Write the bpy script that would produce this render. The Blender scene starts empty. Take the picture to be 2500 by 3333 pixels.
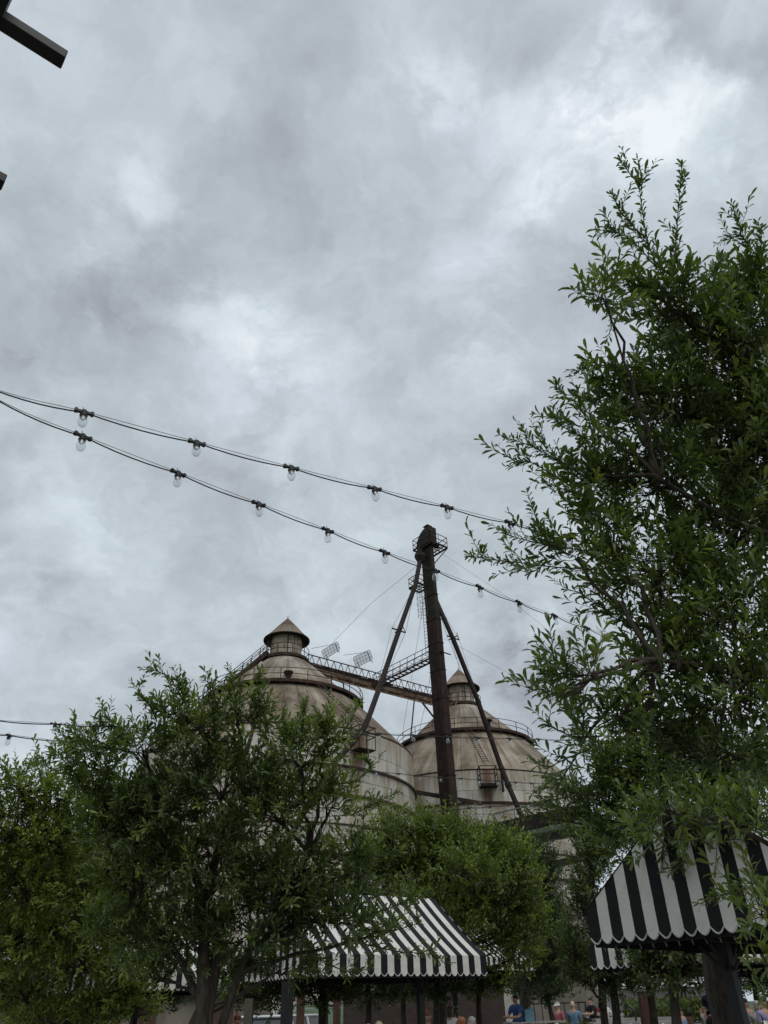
import bpy, math, random
import numpy as np
from mathutils import Vector, Matrix
random.seed(7)
RNG = np.random.default_rng(11)
S = bpy.context.scene
COL = S.collection

# ------------------------------------------------------------------ camera
CAM_Z = 1.6
FPX = 2407.0                      # focal length in photo pixels (2500 x 3333)
PITCH = math.radians(33.98); ROLL = math.radians(-1.605)
c_, s_ = math.cos(PITCH), math.sin(PITCH)
FWD = np.array([0, c_, s_]); up0 = np.array([0, -s_, c_]); r0 = np.array([1.0, 0, 0])
RIGHT = r0*math.cos(ROLL) + up0*math.sin(ROLL)
UP = up0*math.cos(ROLL) - r0*math.sin(ROLL)
ORG = np.array([0, 0, CAM_Z])
cd = bpy.data.cameras.new('camera'); cam = bpy.data.objects.new('camera', cd); COL.objects.link(cam)
cd.sensor_fit = 'VERTICAL'; cd.sensor_height = 36.0; cd.lens = FPX/3333.0*36.0
cd.clip_start = 0.05; cd.clip_end = 5000
M3 = Matrix(((RIGHT[0], UP[0], -FWD[0]), (RIGHT[1], UP[1], -FWD[1]), (RIGHT[2], UP[2], -FWD[2])))
cam.matrix_world = Matrix.Translation(ORG) @ M3.to_4x4()
S.camera = cam

def ray(x, y): return FWD + RIGHT*((x-1250)/FPX) - UP*((y-1666.5)/FPX)
def atY(x, y, Y): d = ray(x, y); return ORG + d*(Y/d[1])
def atZ(x, y, z): d = ray(x, y); return ORG + d*((z-CAM_Z)/d[2])
def atD(x, y, D): return ORG + ray(x, y)*D

# ------------------------------------------------------------------ render look
S.view_settings.view_transform = 'Standard'; S.view_settings.look = 'None'
S.view_settings.exposure = 0.0; S.view_settings.gamma = 1.0; S.view_settings.use_curve_mapping = False
S.render.engine = 'CYCLES'
try:
    S.cycles.max_bounces = 8; S.cycles.transparent_max_bounces = 12
    S.cycles.diffuse_bounces = 3; S.cycles.use_denoising = True
except Exception: pass

# ------------------------------------------------------------------ node helpers
class NT:
    def __init__(s, tree): s.t = tree; s.n = tree.nodes; s.l = tree.links
    def new(s, typ, **kw):
        nd = s.n.new(typ)
        for k, v in kw.items(): setattr(nd, k, v)
        return nd
    def link(s, a, b): s.l.new(a, b)
    def val(s, sock, v):
        if hasattr(v, 'links') or hasattr(v, 'is_linked'): s.l.new(v, sock)
        else: sock.default_value = v
    def math(s, op, a, b=None, c=None, clamp=False):
        nd = s.new('ShaderNodeMath', operation=op); nd.use_clamp = clamp
        s.val(nd.inputs[0], a)
        if b is not None: s.val(nd.inputs[1], b)
        if c is not None: s.val(nd.inputs[2], c)
        return nd.outputs[0]
    def vmath(s, op, a, b=None, out=0):
        nd = s.new('ShaderNodeVectorMath', operation=op)
        s.val(nd.inputs[0], a)
        if b is not None: s.val(nd.inputs[1], b)
        return nd.outputs[out]
    def noise(s, vec, scale, detail=4, rough=0.55, dist=0.0, out='Fac'):
        nd = s.new('ShaderNodeTexNoise'); s.val(nd.inputs['Vector'], vec)
        nd.inputs['Scale'].default_value = scale; nd.inputs['Detail'].default_value = detail
        nd.inputs['Roughness'].default_value = rough; nd.inputs['Distortion'].default_value = dist
        return nd.outputs[out]
    def ramp(s, fac, stops, interp='LINEAR'):
        nd = s.new('ShaderNodeValToRGB'); s.val(nd.inputs[0], fac); cr = nd.color_ramp; cr.interpolation = interp
        while len(cr.elements) < len(stops): cr.elements.new(0.5)
        for e, (p, c) in zip(cr.elements, stops):
            e.position = p; e.color = (c, c, c, 1) if isinstance(c, (int, float)) else (*c, 1)
        return nd.outputs[0]
    def mix(s, fac, a, b, blend='MIX'):
        nd = s.new('ShaderNodeMix', data_type='RGBA', blend_type=blend)
        s.val(nd.inputs[0], fac)
        for i, v in ((6, a), (7, b)):
            if isinstance(v, tuple): nd.inputs[i].default_value = (*v, 1) if len(v) == 3 else v
            else: s.val(nd.inputs[i], v)
        return nd.outputs[2]
    def sep(s, v):
        nd = s.new('ShaderNodeSeparateXYZ'); s.val(nd.inputs[0], v); return nd.outputs
    def comb(s, x, y, z):
        nd = s.new('ShaderNodeCombineXYZ')
        for i, v in enumerate((x, y, z)): s.val(nd.inputs[i], v)
        return nd.outputs[0]
    def smooth(s, v, a, b, lo=0.0, hi=1.0):
        nd = s.new('ShaderNodeMapRange', interpolation_type='SMOOTHSTEP')
        s.val(nd.inputs[0], v)
        for i, x in ((1, a), (2, b), (3, lo), (4, hi)): s.val(nd.inputs[i], x)
        return nd.outputs[0]

# ------------------------------------------------------------------ world: overcast cloud deck
W = bpy.data.worlds.new('World'); S.world = W; W.use_nodes = True
w = NT(W.node_tree); w.n.clear()
SUN_EL, SUN_AZ = math.radians(52), math.radians(158)     # azimuth clockwise from +Y
gen = w.new('ShaderNodeTexCoord').outputs['Generated']
dirn = w.vmath('NORMALIZE', gen)
sx, sy, sz = w.sep(dirn)
zz = w.math('ADD', w.math('MAXIMUM', sz, 0.0), 0.55)
plane = w.comb(w.math('DIVIDE', sx, zz), w.math('DIVIDE', sy, zz), 0.0)
warpc = w.noise(plane, 2.6, 6, 0.6, out='Color')
warp = w.vmath('SUBTRACT', warpc, (0.5, 0.5, 0.5))
wscaled = w.new('ShaderNodeVectorMath', operation='SCALE'); w.link(warp, wscaled.inputs[0]); wscaled.inputs['Scale'].default_value = 0.30
pw = w.vmath('ADD', plane, wscaled.outputs[0])
n1 = w.noise(pw, 3.0, 9, 0.56)
n2 = w.noise(w.vmath('ADD', pw, (1.7, 4.2, 0.0)), 8.5, 7, 0.62)
modn = w.smooth(w.noise(w.vmath('ADD', pw, (5.3, 1.1, 0.0)), 7.5, 8, 0.62), 0.38, 0.60, 0.15, 1.75)
n3 = w.noise(w.vmath('ADD', pw, (3.1, 7.7, 1.3)), 0.8, 3, 0.5)
lum = w.math('ADD', w.math('MULTIPLY', w.math('SUBTRACT', n1, 0.5), 0.62), w.math('MULTIPLY', w.math('SUBTRACT', n2, 0.5), 0.34))
n4 = w.noise(w.vmath('ADD', pw, (4.1, 0.3, 0.0)), 22.0, 6, 0.6)
lum = w.math('ADD', lum, w.math('MULTIPLY', w.math('SUBTRACT', n4, 0.5), 0.15))
bil = w.math('ABSOLUTE', w.math('SUBTRACT', w.noise(w.vmath('ADD', pw, (7.7, 3.3, 0.0)), 4.6, 8, 0.58), 0.5))
lum = w.math('SUBTRACT', lum, w.math('MULTIPLY', w.math('SUBTRACT', 0.08, bil), 0.55))
lum = w.math('ADD', lum, w.math('MULTIPLY', w.math('SUBTRACT', n3, 0.5), 0.16))
# named cloud banks: (photo x, y, radius px, brightness)
BANKS = [(2050,330,210,.13),(1900,320,120,.12),(2120,420,110,.11),(2200,250,90,.10),(2330,330,90,.12),(1780,700,120,.08),(2050,300,120,-.05),(1560,420,250,.07),(1990,110,110,.14),(2280,180,70,-.07),(1830,640,240,.11),(1440,300,130,.10),
 (450,760,150,.13),(850,1080,210,.11),(1510,1200,150,.10),(1560,900,220,.05),(350,560,180,.04),(900,1390,330,.06),(1900,430,130,.10),
 (2320,560,220,.08),(1330,1480,260,.06),(330,1760,260,.05),(1000,1900,300,.05),(1560,2330,150,.06),(100,2250,260,.02),
 (600,850,170,-.09),(400,960,230,-.07),(260,780,150,-.05),(1640,180,170,-.09),(2180,90,130,-.07),(1280,1290,230,-.07),(2480,200,150,-.07),
 (1240,760,260,-.05),(1880,900,200,-.09),(1700,2110,160,-.13),(1820,2260,170,-.08),(190,1960,150,-.10),(1030,1640,130,-.04),(1000,300,200,-.03),
 (80,1180,160,-.04),(700,430,220,-.03),(600,1600,160,-.02),(300,1520,150,-.02)]
wdir = w.new('ShaderNodeVectorMath', operation='SCALE'); w.link(w.vmath('SUBTRACT', w.noise(plane, 5.0, 8, 0.62, out='Color'), (0.5, 0.5, 0.5)), wdir.inputs[0]); wdir.inputs['Scale'].default_value = 0.24
dw = w.vmath('NORMALIZE', w.vmath('ADD', dirn, wdir.outputs[0]))
bank = 0.0
for (bx, by, br, amp) in BANKS:
    d0 = ray(bx, by); k = np.linalg.norm(d0); d0 = d0/k
    ang = br*1.55/FPX/k
    dist = w.vmath('DISTANCE', dw, tuple(float(v) for v in d0), out=1)
    bank = w.math('ADD', bank, w.smooth(dist, 0.0, ang, amp*1.3, 0.0))
lum = w.math('ADD', lum, w.math('MULTIPLY', bank, modn))
cloud = w.math('ADD', w.math('MULTIPLY', lum, 0.84), 0.580)
haze = w.smooth(sz, 0.10, 0.5, 0.045, 0.0)
cloud = w.math('ADD', cloud, haze)
tintc = w.ramp(cloud, [(0.25, (0.250, 0.262, 0.300)), (0.42, (0.388, 0.422, 0.468)), (0.56, (0.500, 0.565, 0.610)), (0.70, (0.655, 0.735, 0.790)), (0.95, (0.90, 0.965, 1.0))])
lav = w.noise(w.vmath('ADD', pw, (9.0, 2.0, 0.0)), 2.6, 3, 0.5)
cl = w.mix(w.smooth(lav, 0.42, 0.66, 0.0, 0.55), tintc, w.mix(1.0, tintc, (1.035, 0.985, 1.03), 'MULTIPLY'))
skyt = w.new('ShaderNodeTexSky', sky_type='NISHITA'); skyt.sun_disc = False
skyt.sun_elevation = SUN_EL; skyt.sun_rotation = SUN_AZ
sk = w.new('ShaderNodeVectorMath', operation='SCALE'); w.link(skyt.outputs[0], sk.inputs[0]); sk.inputs['Scale'].default_value = 0.08
tot = w.mix(0.05, cl, sk.outputs[0])
bg = w.new('ShaderNodeBackground'); w.link(tot, bg.inputs[0]); bg.inputs[1].default_value = 1.0
w.link(bg.outputs[0], w.new('ShaderNodeOutputWorld').inputs[0])

sd = bpy.data.lights.new('sun', 'SUN'); sd.energy = 1.1; sd.angle = math.radians(50); sd.color = (1.0, 0.97, 0.93)
sun = bpy.data.objects.new('sun', sd); COL.objects.link(sun)
sv = Vector((math.sin(SUN_AZ)*math.cos(SUN_EL), math.cos(SUN_AZ)*math.cos(SUN_EL), math.sin(SUN_EL)))
sun.rotation_euler = sv.to_track_quat('Z', 'Y').to_euler()

# ------------------------------------------------------------------ materials
MATS = {}
def mat(name, color=(0.5, 0.5, 0.5), rough=0.7, metal=0.0, spec=0.4, var=0.0, vscale=6.0, build=None):
    if name in MATS: return MATS[name]
    m = bpy.data.materials.new(name); m.use_nodes = True
    t = NT(m.node_tree); b = t.n['Principled BSDF']
    b.inputs['Roughness'].default_value = rough; b.inputs['Metallic'].default_value = metal
    b.inputs['Specular IOR Level'].default_value = spec; b.inputs['Base Color'].default_value = (*color, 1)
    if build: build(t, b)
    elif var:
        pos = t.new('ShaderNodeNewGeometry').outputs['Position']
        n = t.noise(pos, vscale, 5, 0.6)
        lo = tuple(c*(1-var) for c in color); hi = tuple(min(1, c*(1+var)) for c in color)
        t.link(t.ramp(n, [(0.3, lo), (0.7, hi)]), b.inputs['Base Color'])
    MATS[name] = m; return m

def silo_mat(name, cx, cy, roof):
    def build(t, b):
        pos = t.new('ShaderNodeNewGeometry').outputs['Position']
        x, y, z = t.sep(pos)
        dx = t.math('SUBTRACT', x, cx); dy = t.math('SUBTRACT', y, cy)
        ang = t.math('ARCTAN2', dx, dy)
        rad = t.vmath('LENGTH', t.comb(dx, dy, 0.0), out=1)
        streak = t.comb(t.math('MULTIPLY', ang, 14.0), t.math('MULTIPLY', z, 0.16), t.math('MULTIPLY', rad, 0.05))
        fine = t.comb(t.math('MULTIPLY', ang, 46.0), t.math('MULTIPLY', z, 0.22), 0.0)
        s1 = t.noise(streak, 1.0, 6, 0.62); s2 = t.noise(fine, 1.0, 5, 0.65)
        blot = t.noise(pos, 0.42, 6, 0.62); small = t.noise(pos, 2.2, 6, 0.7)
        rnd = t.new('ShaderNodeObjectInfo').outputs['Random']
        if roof:
            base = t.ramp(blot, [(0.34, (0.135, 0.100, 0.070)), (0.50, (0.275, 0.228, 0.172)), (0.66, (0.40, 0.345, 0.272))])
            base = t.mix(t.smooth(s1, 0.42, 0.64, 0, 0.58), base, (0.125, 0.090, 0.065))
            base = t.mix(t.smooth(s2, 0.56, 0.74, 0, 0.50), base, (0.44, 0.375, 0.30))
            base = t.mix(t.smooth(small, 0.56, 0.72, 0, 0.35), base, (0.10, 0.072, 0.055))
            base = t.mix(t.math('MULTIPLY', t.smooth(z, 23.5, 27.0, 0, 0.55), t.smooth(s1, 0.35, 0.6, 1.0, 0.2)), base, (0.40, 0.385, 0.34))
            base = t.mix(t.math('MULTIPLY', t.math('GREATER_THAN', z, 30.75), 0.75), base, (0.085, 0.050, 0.036))
            base = t.mix(t.math('MULTIPLY', t.math('GREATER_THAN', z, 29.4), t.smooth(s2, 0.40, 0.6, 0, 0.55)), base, (0.20, 0.13, 0.075))
            gain = t.smooth(rnd, 0.0, 1.0, 0.78, 1.16)
        else:
            base = t.ramp(blot, [(0.30, (0.44, 0.42, 0.365)), (0.55, (0.61, 0.60, 0.555)), (0.75, (0.70, 0.70, 0.67))])
            base = t.mix(t.smooth(s1, 0.40, 0.64, 0, 0.80), base, (0.31, 0.25, 0.175))
            base = t.mix(t.smooth(s2, 0.58, 0.74, 0, 0.62), base, (0.235, 0.135, 0.075))
            # rust that runs down from the ledges and the eave
            for zl, ln, am in ((18.5, 1.6, 0.45), (15.8, 1.1, 0.75), (13.9, 0.8, 0.6), (10.1, .8, .5)):
                below = t.smooth(z, zl-ln, zl, 0.0, 1.0); cut = t.math('LESS_THAN', z, zl+0.02)
                k = t.math('MULTIPLY', t.math('MULTIPLY', below, cut), t.smooth(s2, 0.42, 0.62, 0, am))
                base = t.mix(k, base, (0.20, 0.095, 0.05))
            ap = t.math('MULTIPLY', t.smooth(small, 0.60, 0.64, 0, 0.85), t.smooth(s1, 0.42, 0.55))
            base = t.mix(ap, base, (0.09, 0.07, 0.055))
            base = t.mix(t.math('MULTIPLY', t.math('GREATER_THAN', z, 27.2), t.smooth(small, 0.46, 0.60, 0, 0.72)), base, (0.06, 0.048, 0.04))
            base = t.mix(t.math('MULTIPLY', t.smooth(z, 15.8, 18.5, 0.25, 0.75), t.smooth(s2, 0.36, 0.60, 0.15, 1.0)), base, (0.36, 0.285, 0.195))
            # the broad stains under the inspection boxes
            for a0, wd, am in ((0.0 if cx > 0 else 0.0, 0, 0),):
                pass
            ba = 2.465 if cx < 0 else 3.086
            dd = t.math('ABSOLUTE', t.math('SUBTRACT', ang, ba))
            st = t.math('MULTIPLY', t.smooth(t.math('ADD', dd, t.math('MULTIPLY', t.math('SUBTRACT', s2, 0.5), 0.16)), 0.010, 0.075, 0.85, 0.0), t.smooth(z, 14.6, 16.3, 0.0, 1.0))
            base = t.mix(st, base, (0.155, 0.072, 0.040))
            gain = t.smooth(rnd, 0.0, 1.0, 0.88, 1.08)
        gn = t.new('ShaderNodeVectorMath', operation='SCALE'); t.link(base, gn.inputs[0]); t.link(gain, gn.inputs['Scale'])
        t.link(gn.outputs[0], b.inputs['Base Color'])
        bp = t.new('ShaderNodeBump'); bp.inputs['Strength'].default_value = 0.35; bp.inputs['Distance'].default_value = 0.05
        t.link(small, bp.inputs['Height']); t.link(bp.outputs[0], b.inputs['Normal'])
    return mat(name, rough=0.85, spec=0.2, build=build)

def rust_build(dark, mid, lite):
    def build(t, b):
        pos = t.new('ShaderNodeNewGeometry').outputs['Position']
        x, y, z = t.sep(pos)
        st = t.comb(t.math('MULTIPLY', x, 5.0), t.math('MULTIPLY', y, 5.0), t.math('MULTIPLY', z, 0.35))
        n = t.noise(st, 1.0, 6, 0.65); n2 = t.noise(pos, 1.3, 6, 0.65)
        base = t.ramp(n2, [(0.35, dark), (0.62, mid)])
        base = t.mix(t.smooth(n, 0.58, 0.74, 0, 0.55), base, lite)
        t.link(base, b.inputs['Base Color'])
    return build
RUST_TOWER = mat('tower_rust', rough=0.8, spec=0.3, build=rust_build((0.010, 0.007, 0.006), (0.036, 0.018, 0.013), (0.11, 0.075, 0.055)))
TOWER_TOP = mat('tower_top_sheet', rough=0.8, spec=0.3, build=rust_build((0.012, 0.011, 0.008), (0.030, 0.026, 0.018), (0.075, 0.06, 0.042)))
RUST = mat('rusty_steel', rough=0.85, spec=0.2, build=rust_build((0.026, 0.018, 0.014), (0.070, 0.042, 0.031), (0.17, 0.12, 0.085)))
RUST_DARK = mat('dark_rusty_steel', rough=0.8, spec=0.3, build=rust_build((0.013, 0.010, 0.009), (0.035, 0.021, 0.017), (0.07, 0.045, 0.036)))
PALE_RUST = mat('pale_rusty_trough', rough=0.85, spec=0.2, build=rust_build((0.10, 0.055, 0.035), (0.32, 0.24, 0.17), (0.07, 0.04, 0.03)))
BLACK_METAL = mat('black_painted_metal', (0.012, 0.012, 0.013), 0.5, spec=0.4, var=0.3)
RAFTER = mat('charcoal_painted_beam', (0.007, 0.008, 0.009), 0.55, spec=0.35, var=0.25, vscale=9)
RUBBER = mat('black_rubber', (0.012, 0.012, 0.013), 0.45, spec=0.4)
WIRE = mat('dark_wire', (0.03, 0.03, 0.032), 0.5)
GUY = mat('galvanised_wire', (0.10, 0.10, 0.105), 0.5, metal=0.4)
STEEL = mat('filament_steel', (0.12, 0.115, 0.11), 0.5, metal=0.3)
def bark_build(t, b):
    pos = t.new('ShaderNodeNewGeometry').outputs['Position']
    x, y, z = t.sep(pos)
    st = t.comb(t.math('MULTIPLY', x, 30.0), t.math('MULTIPLY', y, 30.0), t.math('MULTIPLY', z, 7.0))
    n = t.noise(st, 1.0, 5, 0.65)
    t.link(t.ramp(n, [(0.3, (0.028, 0.022, 0.018)), (0.7, (0.095, 0.080, 0.066))]), b.inputs['Base Color'])
    bp = t.new('ShaderNodeBump'); bp.inputs['Strength'].default_value = 0.6; bp.inputs['Distance'].default_value = 0.01
    t.link(n, bp.inputs['Height']); t.link(bp.outputs[0], b.inputs['Normal'])
BARK = mat('bark', rough=0.9, spec=0.15, build=bark_build)
TWIG = mat('twig_bark', (0.035, 0.028, 0.020), 0.85, spec=0.2)

def leaf_mat(name, dark, mid, lite, trans=0.36, rough=0.40):
    m = bpy.data.materials.new(name); m.use_nodes = True; t = NT(m.node_tree); b = t.n['Principled BSDF']
    at = t.new('ShaderNodeAttribute'); at.attribute_name = 'tint'
    oi = t.new('ShaderNodeObjectInfo').outputs['Random']
    v = t.math('ADD', at.outputs['Fac'], t.math('MULTIPLY', t.math('SUBTRACT', oi, 0.5), 0.0))
    col = t.ramp(v, [(0.0, dark), (0.55, mid), (1.0, lite)])
    t.link(col, b.inputs['Base Color']); b.inputs['Roughness'].default_value = rough; b.inputs['Specular IOR Level'].default_value = 0.55
    tr = t.new('ShaderNodeBsdfTranslucent')
    tc = t.mix(1.0, col, (1.15, 1.45, 0.35), 'MULTIPLY'); t.link(tc, tr.inputs[0])
    mx = t.new('ShaderNodeMixShader'); mx.inputs[0].default_value = trans
    t.link(b.outputs[0], mx.inputs[1]); t.link(tr.outputs[0], mx.inputs[2])
    t.link(mx.outputs[0], t.n['Material Output'].inputs[0])
    MATS[name] = m; return m
LEAF_OAK = leaf_mat('oak_leaf', (0.050, 0.072, 0.030), (0.110, 0.150, 0.052), (0.23, 0.27, 0.066))
LEAF_YEL = leaf_mat('yellow_green_leaf', (0.074, 0.104, 0.027), (0.150, 0.195, 0.044), (0.27, 0.31, 0.060))
LEAF_DRK = leaf_mat('dark_leaf', (0.022, 0.040, 0.018), (0.045, 0.076, 0.028), (0.09, 0.135, 0.035))

def fabric(name, color, dirt):
    def build(t, b):
        pos = t.new('ShaderNodeNewGeometry').outputs['Position']
        n = t.noise(pos, 3.0, 6, 0.65); n2 = t.noise(pos, 220.0, 2, 0.5)
        base = t.mix(t.smooth(n, 0.42, 0.75, 0, dirt), color, tuple(c*0.62 for c in color))
        t.link(base, b.inputs['Base Color'])
        bp = t.new('ShaderNodeBump'); bp.inputs['Strength'].default_value = 0.6; bp.inputs['Distance'].default_value = 0.05
        t.link(t.noise(pos, 3.2, 4, 0.55), bp.inputs['Height']); t.link(bp.outputs[0], b.inputs['Normal'])
    return mat(name, rough=0.8, spec=0.25, build=build)
FAB_W = fabric('cream_awning_fabric', (0.66, 0.65, 0.60), 0.45)
FAB_B = fabric('black_awning_fabric', (0.012, 0.013, 0.015), 0.3)
PIPING = mat('pale_piping', (0.52, 0.51, 0.48), 0.7)
LINER = mat('dark_awning_frame', (0.010, 0.010, 0.011), 0.8, spec=0.2)

def glass_build_mat(name, tint=(0.93, 0.95, 0.96), edge=0.75):
    m = bpy.data.materials.new(name); m.use_nodes = True; t = NT(m.node_tree); t.n.remove(t.n['Principled BSDF'])
    tr = t.new('ShaderNodeBsdfTransparent'); tr.inputs[0].default_value = (*tint, 1)
    gl = t.new('ShaderNodeBsdfGlossy'); gl.inputs['Roughness'].default_value = 0.03; gl.inputs[0].default_value = (0.80, 0.82, 0.83, 1)
    lw = t.new('ShaderNodeLayerWeight'); lw.inputs[0].default_value = 0.35
    f = t.math('MULTIPLY', lw.outputs['Facing'], edge)
    mx = t.new('ShaderNodeMixShader'); t.link(t.math('ADD', t.math('POWER', f, 1.7), 0.12), mx.inputs[0])
    t.link(tr.outputs[0], mx.inputs[1]); t.link(gl.outputs[0], mx.inputs[2])
    t.link(mx.outputs[0], t.n['Material Output'].inputs[0]); MATS[name] = m; return m
GLASS = glass_build_mat('bulb_glass', (0.94, 0.955, 0.96), 0.9)
DARK_GLASS = mat('dark_window_glass', (0.02, 0.024, 0.026), 0.08, spec=0.7)

# ------------------------------------------------------------------ mesh helpers
class MB:
    def __init__(s): s.v = []; s.f = []; s.mi = []; s.cur = 0
    def add(s, vs, fs):
        o = len(s.v); s.v += [tuple(float(c) for c in p) for p in vs]
        s.f += [tuple(i+o for i in f) for f in fs]; s.mi += [s.cur]*len(fs)
    def box(s, c, size, ax=None):
        c = np.array(c, float); h = np.array(size, float)/2
        A = np.eye(3) if ax is None else np.array(ax, float)
        vs = [c + A[0]*x*h[0] + A[1]*y*h[1] + A[2]*z*h[2] for z in (-1, 1) for y in (-1, 1) for x in (-1, 1)]
        s.add(vs, [(0, 2, 3, 1), (4, 5, 7, 6), (0, 1, 5, 4), (2, 6, 7, 3), (0, 4, 6, 2), (1, 3, 7, 5)])
    def bar(s, a, b, w_, h_=None, upv=(0, 0, 1)):
        a = np.array(a, float); b = np.array(b, float); d = b-a; L = np.linalg.norm(d)
        if L < 1e-6: return
        d = d/L; u = np.array(upv, float)
        if abs(d@u) > 0.97: u = np.array([0, 1.0, 0])
        r = np.cross(d, u); r /= np.linalg.norm(r); u2 = np.cross(r, d)
        s.box((a+b)/2, (w_, L, h_ or w_), (r, d, u2))
    def tube(s, pts, rad, n=6, cap=True):
        pts = [np.array(p, float) for p in pts]; N = len(pts)
        rad = [rad]*N if not hasattr(rad, '__len__') else rad
        d0 = pts[1]-pts[0]; u = np.array([0, 0, 1.0])
        if abs(d0[2]) > 0.9*np.linalg.norm(d0): u = np.array([0, 1.0, 0])
        vs = []
        for i in range(N):
            d = pts[min(i+1, N-1)]-pts[max(i-1, 0)]; d = d/(np.linalg.norm(d)+1e-9)
            r = np.cross(d, u); r /= (np.linalg.norm(r)+1e-9); u = np.cross(r, d)
            for k in range(n):
                a = 2*math.pi*k/n; vs.append(pts[i] + rad[i]*(r*math.cos(a)+u*math.sin(a)))
        fs = [(i*n+k, i*n+(k+1) % n, (i+1)*n+(k+1) % n, (i+1)*n+k) for i in range(N-1) for k in range(n)]
        if cap: fs += [tuple(range(n))[::-1], tuple((N-1)*n+k for k in range(n))]
        s.add(vs, fs)
    def lathe(s, prof, n=32, c=(0, 0, 0), a0=0.0, a1=2*math.pi, axis=None):
        full = abs(a1-a0-2*math.pi) < 1e-6; m = n if full else n+1; vs = []
        for (r, z) in prof:
            for k in range(m):
                a = a0+(a1-a0)*k/n; vs.append((c[0]+r*math.cos(a), c[1]+r*math.sin(a), c[2]+z))
        fs = []
        for i in range(len(prof)-1):
            for k in range(n):
                k2 = (k+1) % m; fs.append((i*m+k, i*m+k2, (i+1)*m+k2, (i+1)*m+k))
        s.add(vs, fs)
    def prism(s, poly, vec):
        n = len(poly); v = np.array(vec, float); P_ = [np.array(p, float) for p in poly]
        s.add(P_+[p+v for p in P_], [tuple(range(n))[::-1], tuple(range(n, 2*n))]+[(i, (i+1) % n, (i+1) % n+n, i+n) for i in range(n)])
    def build(s, name, mats, parent=None, smooth=False, loc=None):
        me = bpy.data.meshes.new(name); vs = s.v
        if loc is not None: vs = [(x-loc[0], y-loc[1], z-loc[2]) for x, y, z in vs]
        me.from_pydata(vs, [], s.f); me.update()
        mats = mats if isinstance(mats, (list, tuple)) else [mats]
        for m in mats: me.materials.append(m)
        if len(mats) > 1: me.polygons.foreach_set('material_index', s.mi)
        if smooth: me.polygons.foreach_set('use_smooth', [True]*len(me.polygons))
        return link(name, me, parent, loc)
def link(name, me, parent=None, loc=None):
    o = bpy.data.objects.new(name, me); COL.objects.link(o)
    if parent is not None: o.parent = parent
    if loc is not None: o.location = tuple(float(c) for c in loc)
    return o
def empty(name, loc=(0, 0, 0), rz=0.0):
    # parts are written in world coordinates: the Empty keeps its own place and the parts are shifted back
    o = bpy.data.objects.new(name, None); COL.objects.link(o); o.empty_display_size = 0.2
    o.location = tuple(float(c) for c in loc); o.rotation_euler = (0, 0, rz); return o
def tag(o, label=None, cat=None, group=None, kind=None):
    if label: o['label'] = label
    if cat: o['category'] = cat
    if group: o['group'] = group
    if kind: o['kind'] = kind
    return o
def own(part, root):
    """put a world-coordinate part under its root without moving it"""
    part.parent = root; part.matrix_parent_inverse = Matrix.Translation(-Vector(root.location))
    return part
def part(mb, name, mats, root, smooth=False): return own(mb.build(name, mats, None, smooth), root)
def basis(d, up=(0, 0, 1)):
    d = np.array(d, float); d /= np.linalg.norm(d); r = np.cross(d, up); r /= np.linalg.norm(r); return r, d, np.cross(r, d)

# ================================================================== GROUND
def plane_obj(name, x0, y0, x1, y1, z, m, kind='structure'):
    b = MB(); b.add([(x0, y0, z), (x1, y0, z), (x1, y1, z), (x0, y1, z)], [(0, 1, 2, 3)])
    return tag(b.build(name, m), kind=kind)
def gravel_build(t, b):
    pos = t.new('ShaderNodeNewGeometry').outputs['Position']
    n = t.noise(pos, 1.2, 6, 0.7); g = t.noise(pos, 40, 3, 0.6)
    base = t.ramp(n, [(0.35, (0.16, 0.145, 0.12)), (0.65, (0.26, 0.24, 0.205))])
    t.link(t.mix(t.smooth(g, 0.4, 0.65, 0, 0.5), base, (0.10, 0.09, 0.08)), b.inputs['Base Color'])
GRAVEL = mat('packed_gravel', rough=0.95, build=gravel_build)
CONC = mat('concrete', (0.30, 0.29, 0.265), 0.9, var=0.22, vscale=1.4)
def stucco_build(t, b):
    pos = t.new('ShaderNodeNewGeometry').outputs['Position']; x, y, z = t.sep(pos)
    n = t.noise(t.comb(x, y, t.math('MULTIPLY', z, 0.25)), 0.9, 6, 0.65)
    t.link(t.ramp(n, [(0.32, (0.10, 0.085, 0.068)), (0.55, (0.18, 0.155, 0.125)), (0.75, (0.24, 0.215, 0.18))]), b.inputs['Base Color'])
STUCCO = mat('weathered_stucco', rough=0.9, build=stucco_build)
plane_obj('ground', -900, -600, 900, 2500, 0.0, mat('dry_lawn', (0.07, 0.085, 0.045), 0.95, var=0.35, vscale=0.8))
plane_obj('gravel_yard', -40, -12, 45, 46, 0.004, GRAVEL)
b = MB(); b.box((16, 50, 0.22), (46, 9, 0.44)); tag(b.build('terrace', CONC), kind='structure')

# ================================================================== SILOS
S1C, S2C = (-9.15, 62.0), (7.52, 75.52)
CONE = [(1.35, 28.0), (1.75, 27.5), (2.8, 26.65), (4.3, 25.25), (6.25, 23.35)]
LOWC = [(6.25, 23.35), (8.6, 21.0), (10.95, 18.6)]
SEAMS = [18.5, 16.85, 15.8, 14.9, 13.9, 12.95, 12.0, 11.05, 10.1, 9.15, 8.2]
def sheet(rz, a0, a1, n, th=0.03):
    """thin curved sheet following the (r, z) profile between two angles"""
    b = MB(); m = n+1
    for off in (0.0, -th):
        vs = [(((r+off)*math.cos(a0+(a1-a0)*k/n)), ((r+off)*math.sin(a0+(a1-a0)*k/n)), z) for r, z in rz for k in range(m)]
        fs = [(i*m+k, i*m+k+1, (i+1)*m+k+1, (i+1)*m+k) for i in range(len(rz)-1) for k in range(n)]
        if off: fs = [f[::-1] for f in fs]
        b.add(vs, fs)
    return b
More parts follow.
